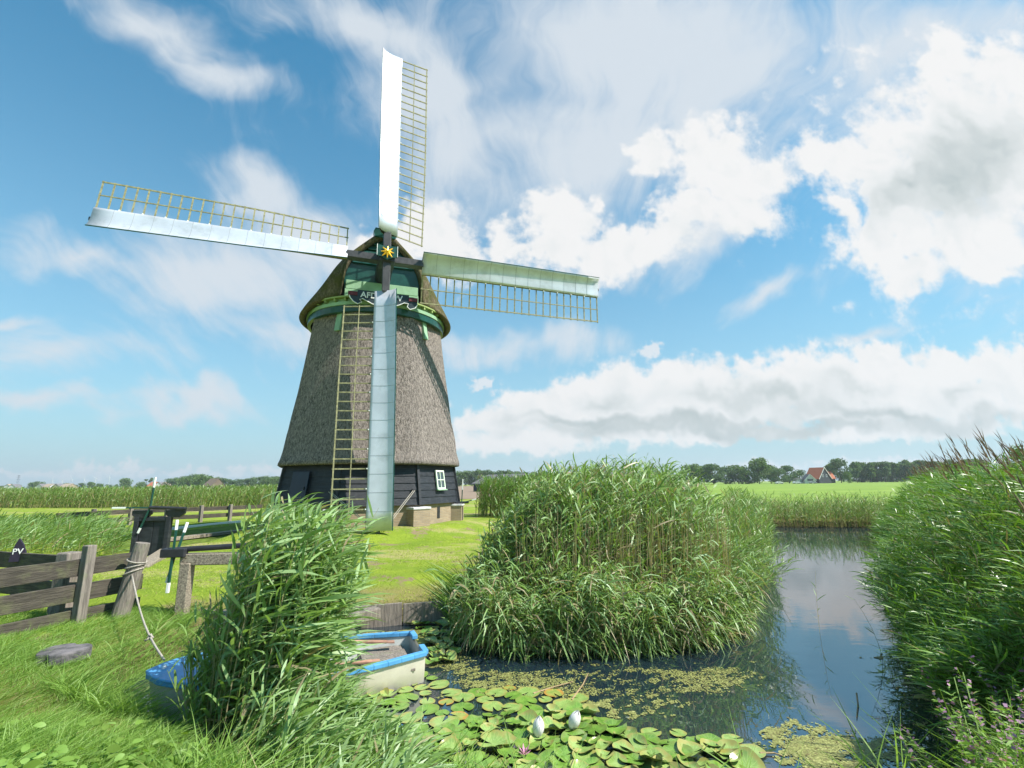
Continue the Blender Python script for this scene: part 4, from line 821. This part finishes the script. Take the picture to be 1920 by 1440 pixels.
v.ribbons(np.c_[XY, gz(XY) + rng.uniform(.02, .16, n)], np.c_[np.cos(a), np.sin(a), rng.uniform(.1, .7, n)], rng.uniform(.05, .10, n), rng.uniform(.03, .055, n), np.c_[np.zeros((n, 2)), np.full(n, -.3)], 4, tint=rng.uniform(.1, .8, n), prof=[.3, .85, 1, .7, .05])
v.build('herb_leaves', M['grass'], label='small broad weed leaves scattered in the near grass', cat='weeds', kind='stuff')
XY = inpoly(1300, [(-4.6, 5.75), (-4.05, 5.45), (-3.6, 5.25), (-3.1, 5.1), (-3.0, 4.8), (-3.6, 4.8), (-4.7, 5.35)])
grass('shore_grass', XY, rng.uniform(.22, .46, len(XY)), rng.uniform(.006, .011, len(XY)), (.2, .1, 0), 'grass', 'tall grass tufts hiding the hull below the blue foredeck', K=4, tint=rng.uniform(.1, .8, len(XY)))
XY = inpoly(60, [(1.0, 4.15), (2.4, 4.35), (3.4, 4.6), (3.3, 4.0), (1.3, 4.0)]); XY = np.vstack([XY, inpoly(30, [(-.9, 4.6), (-.1, 4.4), (.2, 4.1), (-.8, 4.1)])])
grass('iris_leaves', XY, rng.uniform(.30, .85, len(XY)), rng.uniform(.010, .018, len(XY)), (-.05, .05, 0), 'grass', 'sparse upright iris blades along the bottom of the pond', K=4, tint=rng.uniform(.3, .9, len(XY)), zoff=-.05, g=.1)

# ------------------------------------------------------------------ water plants
def padmat(name, a, b, edge):
    m = bpy.data.materials.new(name); m.use_nodes = True; nt = m.node_tree; g = NT(nt); p = nt.nodes['Principled BSDF']
    tc = nt.nodes.new('ShaderNodeTexCoord'); sp = nt.nodes.new('ShaderNodeSeparateXYZ'); nt.links.new(tc.outputs['Object'], sp.inputs[0])
    an = g.m('ARCTAN2', sp.outputs[1], sp.outputs[0]); vein = g.smooth(g.m('ABSOLUTE', g.m('SINE', g.m('MULTIPLY', an, 9))), 0, .18)
    oi = nt.nodes.new('ShaderNodeObjectInfo'); nz = g.noise(g.v('ADD', tc.outputs['Object'], g.v('SCALE', oi.outputs['Location'], scale=5.)), 9, 4, .6)
    rad = g.v('LENGTH', tc.outputs['Object'])
    c = g.mix(g.smooth(nz, .35, .65), a, b); c = g.mix(g.m('SUBTRACT', 1, vein), c, tuple(min(1, x * 1.5) for x in b))
    c = g.mix(g.smooth(g.m('ADD', rad, g.m('MULTIPLY', g.m('SUBTRACT', nz, .5), .22)), .085, .15, 0, 1), c, edge)
    nt.links.new(c, p.inputs['Base Color']); p.inputs['Roughness'].default_value = .22; p.inputs['Specular IOR Level'].default_value = .6
    return m
PM = [padmat('lily_pad_green', (.10, .20, .03), (.17, .30, .05), (.17, .24, .05)), padmat('lily_pad_light', (.18, .28, .07), (.27, .37, .11), (.30, .28, .08)), padmat('lily_pad_yellow', (.20, .27, .06), (.32, .33, .08), (.42, .22, .05))]
def pad_mesh(curl, wav, mat):
    v = [(0, 0, 0)]; R_ = 4; NA = 30; an = np.linspace(R(12), R(348), NA); ph = random.uniform(0, 6)
    for r in range(1, R_ + 1):
        f = r / R_
        for a in an: v.append((.14 * f * math.cos(a) * (1 + .04 * math.sin(3 * a + ph)), .14 * f * math.sin(a), .0 + curl * f ** 3 * (1 + .6 * math.sin(2 * a + ph)) + wav * f * f * math.sin(5 * a + ph)))
    F = [(0, 1 + j, 2 + j) for j in range(NA - 1)]
    for r in range(R_ - 1):
        for j in range(NA - 1): a = 1 + r * NA + j; F.append((a, a + NA, a + NA + 1, a + 1))
    me = bpy.data.meshes.new('lily_pad'); me.from_pydata(v, [], F); me.polygons.foreach_set('use_smooth', [True] * len(F)); me.materials.append(mat); return me
flat_m = [pad_mesh(.004, .002, PM[(0, 1, 0, 1, 2, 1)[i]]) for i in range(6)] + [pad_mesh(.004, .002, PM[1])]
up_m = [pad_mesh(c_, w_, PM[i % 2]) for i, (c_, w_) in enumerate([(.012, .005), (.03, .006), (.02, .010), (.045, .005)])]
rl = random.Random(4)
placed = []
def scatter_pads(poly, n, mind, up, group, label, scale=(.5, 1.0)):
    poly = np.array(poly, float); lo, hi = poly.min(0), poly.max(0); c = 0; tries = 0
    while c < n and tries < 20000:
        tries += 1; q = np.array([rl.uniform(lo[0], hi[0]), rl.uniform(lo[1], hi[1])])
        if sdf(q[None], poly)[0] > 0: continue
        if any(abs(q[0] - p[0]) < mind and abs(q[1] - p[1]) < mind and np.hypot(*(q - p)) < mind for p in placed): continue
        placed.append(q); c += 1
        me = rl.choice(up_m if up else flat_m); o = bpy.data.objects.new('lily_pad', me); scene.collection.objects.link(o)
        s = rl.uniform(*scale); o.scale = (s, s, s)
        if up: o.location = (q[0], q[1], WZ + rl.uniform(.015, .05)); o.rotation_euler = (rl.gauss(0, .10), rl.gauss(0, .10), rl.uniform(0, 6.3))
        else: o.location = (q[0], q[1], WZ + .006 + .004 * (c % 3)); o.rotation_euler = (rl.gauss(0, .02), rl.gauss(0, .02), rl.uniform(0, 6.3))
        tag(o, label, 'lily pad', group)
g2 = lambda *q: gp(*q, WZ)[:2]
scatter_pads([g2(900, 1345), g2(1110, 1335), g2(1180, 1385), g2(1330, 1395), g2(1430, 1450), g2(1400, 1500), g2(880, 1500), g2(780, 1400)], 125, .125, True, 'raised lily pads in the thick bottom mat', 'glossy lily pad raised in the thick bottom mat')
scatter_pads([g2(780, 1260), g2(880, 1300), g2(960, 1290), g2(1100, 1310), g2(1100, 1345), g2(930, 1365), g2(800, 1420), g2(700, 1400)], 52, .19, False, 'flat lily pads between boat and bottom mat', 'flat lily pad between boat and bottom mat')
scatter_pads([g2(1180, 1380), g2(1240, 1370), g2(1400, 1385), g2(1420, 1440), g2(1250, 1440)], 12, .2, False, 'flat lily pads at the right end of the mat', 'flat lily pad at the right mat end')
scatter_pads([g2(800, 1190), g2(870, 1190), g2(850, 1245), g2(812, 1250)], 20, .13, True, 'raised lily pads beside the boat stern', 'dark lily pad raised beside the boat stern')
scatter_pads([g2(640, 1255), g2(800, 1262), g2(800, 1300), g2(700, 1330), g2(620, 1300)], 24, .14, True, 'raised lily pads in front of the boat', 'dark lily pad raised in front of the boat')
scatter_pads([g2(740, 1168), g2(800, 1168), g2(860, 1180), g2(800, 1185)], 12, .14, True, 'raised lily pads at the plank revetment', 'glossy lily pad raised at the plank revetment')
def weed(name, polys, n, label, col, thr=.0, size=(.006, .015)):
    v = []; P = np.vstack([inpoly(int(n * w), p, lambda q, p=p: (noise2(q, 3.2, 9) + .55 * noise2(q, 9, 3) + .3 * noise2(q, 22, 4) + .4 * noise2(q, 48, 14) + rng.normal(0, .22, len(q))) > thr + .8 * (1 - ss(-sdf(q, np.array(p)), 0, .45))) for p, w in polys]); n = len(P)
    a = rng.uniform(0, 6.3, n); s = rng.uniform(*size, n); el = rng.uniform(.5, 1, n); k = np.arange(5) * 2 * np.pi / 5
    X = P[:, 0, None] + s[:, None] * (np.cos(k) * np.cos(a)[:, None] - el[:, None] * np.sin(k) * np.sin(a)[:, None]); Y = P[:, 1, None] + s[:, None] * (np.cos(k) * np.sin(a)[:, None] + el[:, None] * np.sin(k) * np.cos(a)[:, None])
    Zz = np.full_like(X, WZ + .003) + rng.uniform(0, .004, n)[:, None]; V = np.stack([X, Y, Zz], -1).reshape(-1, 3)
    F = np.arange(5 * n).reshape(n, 5); me = np_mesh(name, V, F, {'tint': np.repeat(rng.random(n), 5)}); tag(link(name, me, col), label=label, cat='water weed', kind='stuff')
M['weed'] = leafmat('duckweed', [(0, (.16, .13, .05)), (.3, (.22, .23, .07)), (.7, (.31, .33, .10)), (1, (.42, .42, .16))], .1, .6)
weed('duckweed', [([g2(840, 1235), g2(1000, 1250), g2(1250, 1240), g2(1420, 1240), g2(1440, 1280), g2(1300, 1330), g2(1100, 1330), g2(860, 1310)], .42), ([g2(1080, 1310), g2(1270, 1300), g2(1290, 1350), g2(1190, 1385), g2(1100, 1360)], .16), ([g2(800, 1205), g2(900, 1215), g2(1000, 1300), g2(830, 1320), g2(790, 1290)], .14)], 14000, 'olive duckweed rafts between the reed bed and the lily pads', M['weed'], .0)
weed('duckweed', [([g2(1380, 1400), g2(1470, 1345), g2(1600, 1350), g2(1760, 1310), g2(1820, 1440), g2(1500, 1500)], .8), ([g2(1640, 1290), g2(1760, 1270), g2(1800, 1330), g2(1650, 1350)], .12), ([g2(1590, 1227), g2(1655, 1225), g2(1655, 1245), g2(1600, 1243)], .08)], 11000, 'olive duckweed rafts in the right corner of the pond', M['weed'], .1)
weed('duckweed', [([(-4.4, 8.0), (-3, 8.3), (-1.5, 8.6), (-1.2, 8.0), (-1.7, 7.5), (-3, 7.3), (-4.5, 7.0)], 1)], 14000, 'yellow green duckweed between the boat and the planks', leafmat('duckweed_yellow', [(0, (.28, .26, .05)), (1, (.40, .40, .10))], .1, .7), -.6, (.012, .03))
def lily_bud(px, lab, tilt):
    q = gp(*px, WZ + .05); root = empty('water_lily_bud', (q[0], q[1], WZ), random.uniform(-.3, .3), lab, 'water lily bud', 'closed white water lily buds')
    root.rotation_euler = (tilt[0], tilt[1], 0); wm = M['petal']
    for k in range(5):
        a = 2 * math.pi * k / 5 + .5; rows = []
        for t in np.linspace(0, 1, 8):
            r = .055 * math.sin(math.pi * min(1, t * .93 + .07)) ** .75; hw = .75 * math.sin(math.pi * min(.98, t * .9 + .1)) ** .6
            rows.append([(r * math.cos(a + hw * u), r * math.sin(a + hw * u) * .85, .03 + .19 * t) for u in (-1, -.5, 0, .5, 1)])
        MB().grid(rows).build('petal', wm if k else M['petal_tan'], root, smooth=True, solid=.003)
    MB().tube([(0, 0, -.1), (0, 0, .05)], .008, 6).build('stem', M['lattice'], root)
M['petal'] = material('white_petal', (.80, .77, .76), .45, .06, 20); M['petal_tan'] = material('tan_petal', (.62, .34, .20), .5, .2, 20)
M['pink'] = material('pink_petal', (.66, .30, .42), .5, .2, 20)
lily_bud((1007, 1378), 'bright white pointed lily bud, the larger one, left of the grey one', (.05, .12)); lily_bud((1068, 1362), 'greyish white pointed lily bud leaning right, behind the brighter one', (.1, .42))
q = gp(983, 1412, WZ + .05); fl = empty('water_lily_flower', (q[0], q[1], WZ + .03), 0, 'small open pink water lily flower among the raised pads', 'water lily')
for k in range(11):
    a = 2 * math.pi * k / 11; u = np.array([math.cos(a), math.sin(a), 0]); w = np.array([-u[1], u[0], 0]); e_ = .8 if k % 2 else .35
    MB().add([u * .008 + (0, 0, .01), u * .03 - w * .010 + (0, 0, .01 + .04 * e_), u * .055 + (0, 0, .015 + .075 * e_), u * .03 + w * .010 + (0, 0, .01 + .04 * e_)], [(0, 1, 2, 3)]).build('petal', M['pink'], fl, solid=.002)
for pa, pb, lab in (((1000, 1300), (1075, 1278), 'thin bare reed stalk floating before the reed bed'), ((1072, 1312), (1103, 1262), 'thin bare reed stalk crossing the duckweed'), ((1606, 1300), (1606, 1346), 'pale crooked stick floating in the right water'), ((1425, 1412), (1470, 1418), 'short reddish stick floating at the bottom')):
    a, b = gp(*pa, WZ + .012), gp(*pb, WZ + .012); m_ = (a + b) / 2 + np.array([.03, .02, .004]); tag(MB().tube([a, m_, b], [.009, .007, .004], 6).build('floating_stick', M['oar'] if 'oar' in M else M.setdefault('oar', material('reed_stalk_tan', (.34, .24, .13), .8, .3, 20))), lab, 'stick')
# a lone reed in open water
def lone(px, h, leanv, lab, seed):
    q = gp(*px, WZ)[:2]; v = Veg(); XY = np.array([q]); st = rng.bit_generator.state
    reeds(v, XY, np.array([h]), np.array(leanv), 8, .17, .012, np.array([.0, .15, 0]), droop=.1, stem_w=.008, tb=(.4, .7), z0=WZ, upd=.8, spread=.8)
    v.build('reed_stem', M['reed'], label=lab, cat='reed')
lone((1537, 1186), .95, (0, .02, 0), 'single upright reed standing alone in the open water', 1)
lone((1655, 1235), .75, (-.35, .1, 0), 'single reed bending left out of the right bank reeds', 2)
# loosestrife on the right corner
def loosestrife(h):
    root = empty('loosestrife', (0, 0, 0)); v = Veg(); n = 5
    P = np.zeros((n, 3)); D = np.c_[rng.normal(0, .22, (n, 2)), np.ones(n)]; H = h * rng.uniform(.75, 1.05, n)
    v.ribbons(P, D, H, np.full(n, .010), np.c_[rng.normal(0, .08, (n, 2)), np.zeros(n)], 3, tint=rng.uniform(.2, .4, n), prof=[1, .9, .7, .5])
    D = nrm(D); idx = np.repeat(np.arange(n), 44); t = rng.uniform(.1, .95, len(idx)); B = P[idx] + D[idx] * (H[idx] * t)[:, None]; a = rng.uniform(0, 6.3, len(idx))
    v.ribbons(B, np.c_[np.cos(a), np.sin(a), np.full(len(idx), .5)], rng.uniform(.04, .08, len(idx)), np.full(len(idx), .014), np.c_[np.zeros((len(idx), 2)), np.full(len(idx), -.3)], 2, tint=rng.uniform(.3, .8, len(idx)))
    o = link('foliage', np_mesh('foliage', np.vstack(v.V), np.vstack(v.F), {'tint': np.concatenate(v.T)}), M['grass'], root)
    v = Veg(); idx = np.repeat(np.arange(n), 16); t = rng.uniform(.5, 1.0, len(idx)); B = P[idx] + D[idx] * (H[idx] * t)[:, None]; a = rng.uniform(0, 6.3, len(idx))
    v.ribbons(B, np.c_[np.cos(a), np.sin(a), rng.uniform(0, .8, len(idx))], rng.uniform(.012, .026, len(idx)), np.full(len(idx), .017), np.zeros((len(idx), 3)), 1, tint=rng.uniform(0, 1, len(idx)), prof=[.7, 1])
    link('flowers', np_mesh('flowers', np.vstack(v.V), np.vstack(v.F), {'tint': np.concatenate(v.T)}), M['flower'], root); return root
M['flower'] = leafmat('flower_pink', [(0, (.30, .16, .26)), (.5, (.45, .22, .40)), (1, (.60, .38, .50))], .35, .6)
protos = [loosestrife(h) for h in (.55, .7, .85)]; rq = random.Random(5)
spots = np.array(sorted(inpoly(40, [gp(*q_, .2)[:2] for q_ in ((1790, 1200), (1925, 1165), (1925, 1450), (1690, 1450), (1720, 1370))]).tolist()))
for i, s_ in enumerate(spots):
    o = protos[i] if i < 3 else copy_tree(protos[i % 3]); o.location = (s_[0], s_[1], float(gz([s_])[0])); o.rotation_euler = (0, 0, rq.uniform(0, 6.3)); s = rq.uniform(.8, 1.2); o.scale = (s, s, s)
    tag(o, 'leafy pink flowering plant at the right corner', 'loosestrife', 'pink flowering plants at the right corner')

# ------------------------------------------------------------------ far trees, houses
M['crown'] = leafmat('tree_leaf', [(0, (.07, .12, .035)), (.5, (.12, .20, .055)), (1, (.20, .29, .09))], .25, .7, .2)
M['crown2'] = leafmat('tree_leaf_blue', [(0, (.07, .12, .06)), (.5, (.12, .19, .09)), (1, (.18, .26, .12))], .25, .7, .2)
M['bark'] = material('bark', (.10, .08, .06), .9, .3, 5)
def tree_meshes(kind, seed):
    r_ = np.random.default_rng(seed); lobes = []
    if kind == 'round': cz, rx, rz, lo = .52, .46, .48, .12
    elif kind == 'tall': cz, rx, rz, lo = .64, .30, .38, .30
    elif kind == 'bush': cz, rx, rz, lo = .48, .62, .50, .0
    else: cz, rx, rz, lo = .55, .14, .45, .06
    for k in range(20 if kind != 'poplar' else 9):
        a = r_.uniform(0, 6.3); z = r_.uniform(-1, 1); rr = math.sqrt(1 - z * z * .8) * r_.uniform(.35, .8); lobes.append((rx * rr * math.cos(a), rx * rr * math.sin(a), cz + rz * z * .78, r_.uniform(.28, .48) * min(rx, rz * 1.2)))
    C = []
    for x, y, z, s in lobes:
        m = 110; d = nrm(r_.normal(0, 1, (m, 3))); q = np.array([x, y, z]) + d * s * r_.uniform(.55, 1.12, (m, 1)) * (1, 1, .9); C.append(q)
    C = np.vstack(C); n = len(C); s = r_.uniform(.018, .036, n)[:, None]; u = nrm(r_.normal(0, 1, (n, 3))); w = nrm(np.cross(u, r_.normal(0, 1, (n, 3))))
    V = np.stack([C - u * s - w * s * .6, C + u * s * .9 - w * s * .7, C + u * s + w * s * .7, C - u * s * .8 + w * s * .6], 1).reshape(-1, 3)
    cm = np_mesh('crown', V, np.arange(4 * n).reshape(n, 4), {'tint': np.repeat(np.clip(r_.normal(.5, .22, n), 0, 1), 4)})
    b = MB().tube([(0, 0, -.02), (.005, 0, .2), (.01, .01, .5), (.0, .0, .8)], [.022, .017, .011, .004], 7)
    for k in range(5): a = r_.uniform(0, 6.3); z = r_.uniform(.3, .55); b.tube([(0, 0, z), (rx * .6 * math.cos(a), rx * .6 * math.sin(a), z + .2)], [.009, .003], 5)
    me = bpy.data.meshes.new('trunk'); me.from_pydata(b.v, [], b.f); me.materials.append(M['bark']); return cm, me
TM = {}
for kd in ('round', 'tall', 'bush', 'poplar'):
    for j in range(3): cm, tm = tree_meshes(kd, 10 + j); cm.materials.append(M['crown2' if j == 2 else 'crown']); TM[kd, j] = (cm, tm)
rt = random.Random(3)
def tree(px, Y, top_px, kind, label, group, base_px=None, wide=1.):
    """px: column of the photograph, Y: distance, top_px: row of the crown's top"""
    p = at(px, 905, Y); h = at(px, top_px, Y)[2] - 0.; cm, tm = TM[kind, rt.randrange(3)]
    root = empty('tree', (p[0], p[1], 0), rt.uniform(0, 6.3)); root.scale = (h * wide, h * wide, h); tag(root, label, 'tree', group)
    for nme, me in (('crown', cm), ('trunk', tm)): link(nme, me, None, root)
GL = 'tall round tree in the mixed wood left of the farmhouse'
for px, top, kd, Y, w in [(1296, 869, 'round', 330, 1), (1315, 873, 'round', 340, 1.1), (1338, 871, 'round', 320, 1), (1360, 876, 'bush', 330, 1), (1385, 871, 'round', 330, 1), (1402, 878, 'bush', 320, 1), (1446, 870, 'round', 330, .9), (1462, 880, 'bush', 310, 1), (1480, 874, 'round', 330, .9), (1500, 882, 'bush', 340, .8)]:
    tree(px, Y, top, kd, GL, 'trees of the mixed wood left of the farmhouse', wide=w * 1.3)
tree(1424, 320, 857, 'round', 'tallest broad round tree in the wood left of the farmhouse', None, wide=.95)
tree(1578, 330, 861, 'round', 'broad dark tree right beside the red roofed farmhouse', None, wide=.9)
tree(1560, 345, 868, 'tall', 'slim tree just behind the right gable of the farmhouse', None); tree(1592, 300, 884, 'bush', 'pale green low willow in front of the dark trees by the farmhouse', None, wide=.7)
for k in range(26):
    px = 1606 + k * 9.5 + rt.uniform(-2, 2); tree(px, 360 + rt.uniform(-4, 4), 866 + rt.uniform(-2.5, 2.5) - max(0, k - 18) * .6, 'tall', 'slim tree in the long even row beyond the right meadow', 'trees of the long row beyond the right meadow', wide=1.15)
for k in range(14):
    tree(1610 + k * 18 + rt.uniform(-3, 3), 366, 889, 'bush', 'low hedge bush under the long tree row', 'hedge bushes under the long tree row', wide=2.2)
tree(1925, 120, 838, 'round', 'dark tree top showing above the reeds at the right edge', None, wide=.8)
for px, top in [(858, 886), (872, 884), (886, 886), (898, 883), (912, 884), (926, 887), (940, 885), (955, 884), (968, 885), (982, 888), (1000, 886), (1020, 884)]:
    tree(px, 420, top - 2, 'round', 'small distant tree in the row between mill and barn', 'trees of the row between mill and barn', wide=1.1)
for px, top, kd, w in [(5, 911, 'round', 1), (20, 907, 'round', 1), (36, 908, 'round', 1), (62, 904, 'round', 1), (74, 902, 'round', 1), (84, 907, 'bush', 1), (100, 907, 'round', 1), (112, 909, 'bush', 1), (124, 906, 'round', 1), (142, 908, 'round', 1), (154, 906, 'round', 1), (172, 903, 'round', 1), (188, 906, 'round', 1), (205, 908, 'bush', 1), (218, 908, 'round', 1), (264, 903, 'bush', 1)]:
    tree(px, 560, top, kd, 'small faint tree in the far line left of the lone pine', 'trees of the far left line', wide=1.2 * w)
tree(235, 520, 896, 'round', 'lone taller round tree in the far line on the left', None, wide=1.15)
tree(274, 540, 897, 'poplar', 'left one of two dark slim poplars in the far line', None, wide=1.3); tree(282, 540, 894, 'poplar', 'right and taller one of two dark slim poplars in the far line', None, wide=1.3)
for k in range(24):
    px = 322 + k * 10.5; top = [900, 898, 896, 894, 892, 892, 893, 895, 897, 899, 901, 903, 901, 900, 899, 897, 896, 895, 895, 896, 894, 893, 894, 892][k] - 2
    tree(px, 430 + rt.uniform(-15, 15), top, 'round' if k % 3 else 'bush', 'tree of the dense low wood left of the mill', 'trees of the dense wood left of the mill', wide=1.25)
# farmhouse
M['rooftile'] = material('red_roof_tiles', (.42, .13, .06), .8, .2, 3); M['dwall'] = material('dark_boarded_gable', (.035, .04, .05), .7, .3, 1); M['wwall'] = material('white_wall', (.62, .62, .60), .7, .1, 1); M['grey_roof'] = material('grey_roof', (.16, .15, .16), .7, .2, 1); M['thbrown'] = material('far_thatch', (.15, .11, .08), .9, .2, 1); M['tan'] = material('tan_wall', (.35, .27, .20), .8, .2, 1)
def gable_house(px, Y, w, dp, eave, ridge, rz, wall, roof, label, name='house', windows=(), wm='glass', cat='house', trim=None, pyramid=False):
    p = at(px, 905, Y); root = empty(name, (p[0], p[1], 0), rz, label, cat); hw, hd = w / 2, dp / 2
    MB().prism([(-hw, -hd, 0), (hw, -hd, 0), (hw, -hd, eave), (0, -hd, ridge - .15), (-hw, -hd, eave)], (0, dp, 0)).build('wall', M[wall], root)
    ov = .4; sl_ = (ridge - eave) / hw; b = MB(); yr = hd * (.55 if pyramid else 1)
    for s in (-1, 1):
        a = [(s * (hw + ov), -hd - ov, eave - ov * sl_), (s * (hw + ov), hd + ov, eave - ov * sl_), (0, (yr if pyramid else hd + ov), ridge), (0, -hd - ov, ridge)]
        if s < 0: a = a[::-1]
        b.prism(a, (0, 0, .22))
    rf = b.build('roof', M[roof], root)
    if trim:
        for s in (-1, 1): MB().beam((s * (hw + ov), -hd - ov - .05, eave - ov * sl_ + .05), (0, -hd - ov - .05, ridge + .1), .1, .35).build('verge', M[trim], rf)
    for x, z, ww, hh in windows:
        f = MB().box((x, -hd - .03, z), (ww, .1, hh)).build('window', M['white'], root); MB().box((x, -hd - .09, z), (ww - .25, .04, hh - .25)).build('pane', M[wm], f)
    return root
gable_house(1535, 310, 11.5, 9, 3.0, 9.6, R(24), 'dwall', 'rooftile', 'farmhouse with steep red tiled roof and dark boarded gable', 'farmhouse', [(-1.7, 4.6, 1.3, 1.5), (1.7, 4.6, 1.3, 1.5)], trim='wwall')
gable_house(1516, 303, 6, 6, 2.2, 5.4, R(-10), 'wwall', 'grey_roof', 'small glazed white gabled annex left of the red roofed farmhouse', 'house', [(0, 2.2, 3.6, 1.6)], trim='wwall')
gable_house(1548, 330, 10, 8, 3.0, 7.4, R(80), 'dwall', 'rooftile', 'low red roofed wing behind the right side of the farmhouse', 'house')
gable_house(1500, 306, 6, 5, 2.6, 2.9, 0, 'wwall', 'grey_roof', 'flat white shed left of the glazed annex', 'shed', [(0, 1.5, 3, 1)], cat='shed')
gable_house(948, 120, 9.5, 14, 1.9, 3.9, R(38), 'dwall', 'grey_roof', 'dark barn with grey low pitched roof behind the reeds', 'barn', cat='barn', trim='grey_roof')
def car(px, Y, col, label, rz=0):
    p = at(px, 905, Y); root = empty('parked_car', (p[0], p[1], 0), rz, label, 'car'); m_ = material('car_paint_' + label.split()[0], col, .3, .05, 1)
    MB().prism([(-2.1, -.85, .3), (2.1, -.85, .3), (2.1, -.85, .8), (1.2, -.85, .95), (.6, -.85, 1.45), (-1.1, -.85, 1.45), (-1.8, -.85, .95), (-2.1, -.85, .85)], (0, 1.7, 0)).build('body', m_, root, bevel=.08)
    MB().box((-.25, -.86, 1.15), (1.6, .03, .32)).build('side_window', M['glass'], root)
    for x in (-1.3, 1.3): MB().tube([(x, -.88, .32), (x, .88, .32)], .32, 12).build('wheel', M['iron'], root)
car(1461, 300, (.7, .7, .7), 'white parked car left of the farmhouse yard'); car(1493, 298, (.6, .62, .65), 'silver parked car beside the flat white shed'); car(1524, 296, (.25, .27, .3), 'dark parked car in front of the glazed annex')
# distant village on the left
for px, w, rf, wl, rz in [(22, 12, 'tan', 'wwall', 4), (30, 10, 'grey_roof', 'wwall', 8), (82, 12, 'grey_roof', 'wwall', -5), (96, 14, 'tan', 'wwall', 80), (112, 10, 'grey_roof', 'tan', 6), (130, 14, 'tan', 'tan', 85), (292, 10, 'rooftile', 'tan', 80), (302, 9, 'grey_roof', 'wwall', 10), (314, 9, 'tan', 'tan', 5)]:
    gable_house(px, 545 if px < 200 else 480, w, 9, 3, 7, R(rz), wl, rf, 'tiny distant village house among the far trees on the left', 'house', [(-2, 2, 1.4, 1.4), (2, 2, 1.4, 1.4)])['group'] = 'village houses on the far left'
gable_house(402, 400, 13, 9, 2.6, 8.4, R(70), 'thbrown', 'thbrown', 'brown thatched farmhouse roof rising from the wood left of the mill', 'farmhouse')
def turbine(px, top, lab, ph):
    Y = 3600; p = at(px, 905, Y); h = at(px, top, Y)[2]; root = empty('wind_turbine', (p[0], p[1], 0), 0, lab, 'wind turbine', 'wind turbines on the horizon')
    MB().tube([(0, 0, 0), (0, 0, h)], [2.6, 1.5], 8).build('tower', M['wwall'], root); MB().box((0, 0, h), (3, 8, 3)).build('nacelle', M['wwall'], root)
    for k in range(3): a = ph + k * 2 * math.pi / 3; MB().beam((0, -5, h), (34 * math.sin(a), -5, h + 34 * math.cos(a)), 1.2, 2.6, up=(0, 1, 0), w1=.5, h1=.8).build('blade', M['wwall'], root)
for px, top, ph in [(98, 901, .2), (117, 900, .9), (135, 899, 1.6), (157, 898, .4), (179, 897, 1.1), (204, 895, .1)]:
    turbine(px, top, 'small white wind turbine on the left horizon', ph)
p = at(33, 905, 1500); h = at(33, 891, 1500)[2]; py_ = empty('electricity_pylon', (p[0], p[1], 0), 0, 'faint lattice electricity pylon on the far left horizon', 'pylon'); b = MB()
for sx in (-1, 1):
    for sy in (-1, 1): b.beam((sx * 3, sy * 3, 0), (sx * .6, sy * .6, h), .5, .5)
for k in range(5): z_ = h * (k + .5) / 5; w = 3 - 2.4 * z_ / h; b.beam((-w, 0, z_), (w, 0, z_ + h * .1), .35, .35)
b.build('mast', M['iron'], py_); c = MB()
for z_ in (.7, .83, .95): c.beam((-7, 0, h * z_), (7, 0, h * z_), .4, .5)
c.build('crossarm', M['iron'], py_)

# ------------------------------------------------------------------ labels of look-alikes: by place, counted from the left
ONES = 'first second third fourth fifth sixth seventh eighth ninth tenth eleventh twelfth thirteenth fourteenth fifteenth sixteenth seventeenth eighteenth nineteenth'.split()
TENS = {2: ('twentieth', 'twenty'), 3: ('thirtieth', 'thirty'), 4: ('fortieth', 'forty'), 5: ('fiftieth', 'fifty'), 6: ('sixtieth', 'sixty'), 7: ('seventieth', 'seventy'), 8: ('eightieth', 'eighty'), 9: ('ninetieth', 'ninety')}
def ordinal(k):
    if k > 99: return 'hundred and ' + ordinal(k - 100) if k > 100 else 'hundredth'
    if k < 20: return ONES[k - 1]
    t, r_ = divmod(k, 10); return TENS[t][0] if r_ == 0 else TENS[t][1] + ' ' + ONES[r_ - 1]
fams = {}
for o in scene.objects:
    if o.parent is None and 'label' in o and o.get('kind') != 'stuff': fams.setdefault(o['label'], []).append(o)
for lab, lst in fams.items():
    if len(lst) < 2: continue
    lst.sort(key=lambda o: o.location.x / max(.1, o.location.y))
    for k, o in enumerate(lst):
        if k == 0: t = 'leftmost '
        elif k == len(lst) - 1: t = 'rightmost '
        else: t = ordinal(k + 1) + ' from the left, '
        o['label'] = t + lab

# ------------------------------------------------------------------ summer haze
def haze():
    m = bpy.data.materials.new('haze'); m.use_nodes = True; nt = m.node_tree; nt.nodes.remove(nt.nodes['Principled BSDF'])
    v = nt.nodes.new('ShaderNodeVolumePrincipled'); v.inputs['Color'].default_value = (.80, .88, .95, 1); v.inputs['Density'].default_value = HAZE; v.inputs['Anisotropy'].default_value = .2
    nt.links.new(v.outputs[0], nt.nodes['Material Output'].inputs['Volume'])
    b = MB().box((0, 0, 60), (9500, 9500, 126)); tag(b.build('haze', m), 'thin pale summer haze over the fields', 'haze', kind='stuff')
HAZE = .00022
haze()
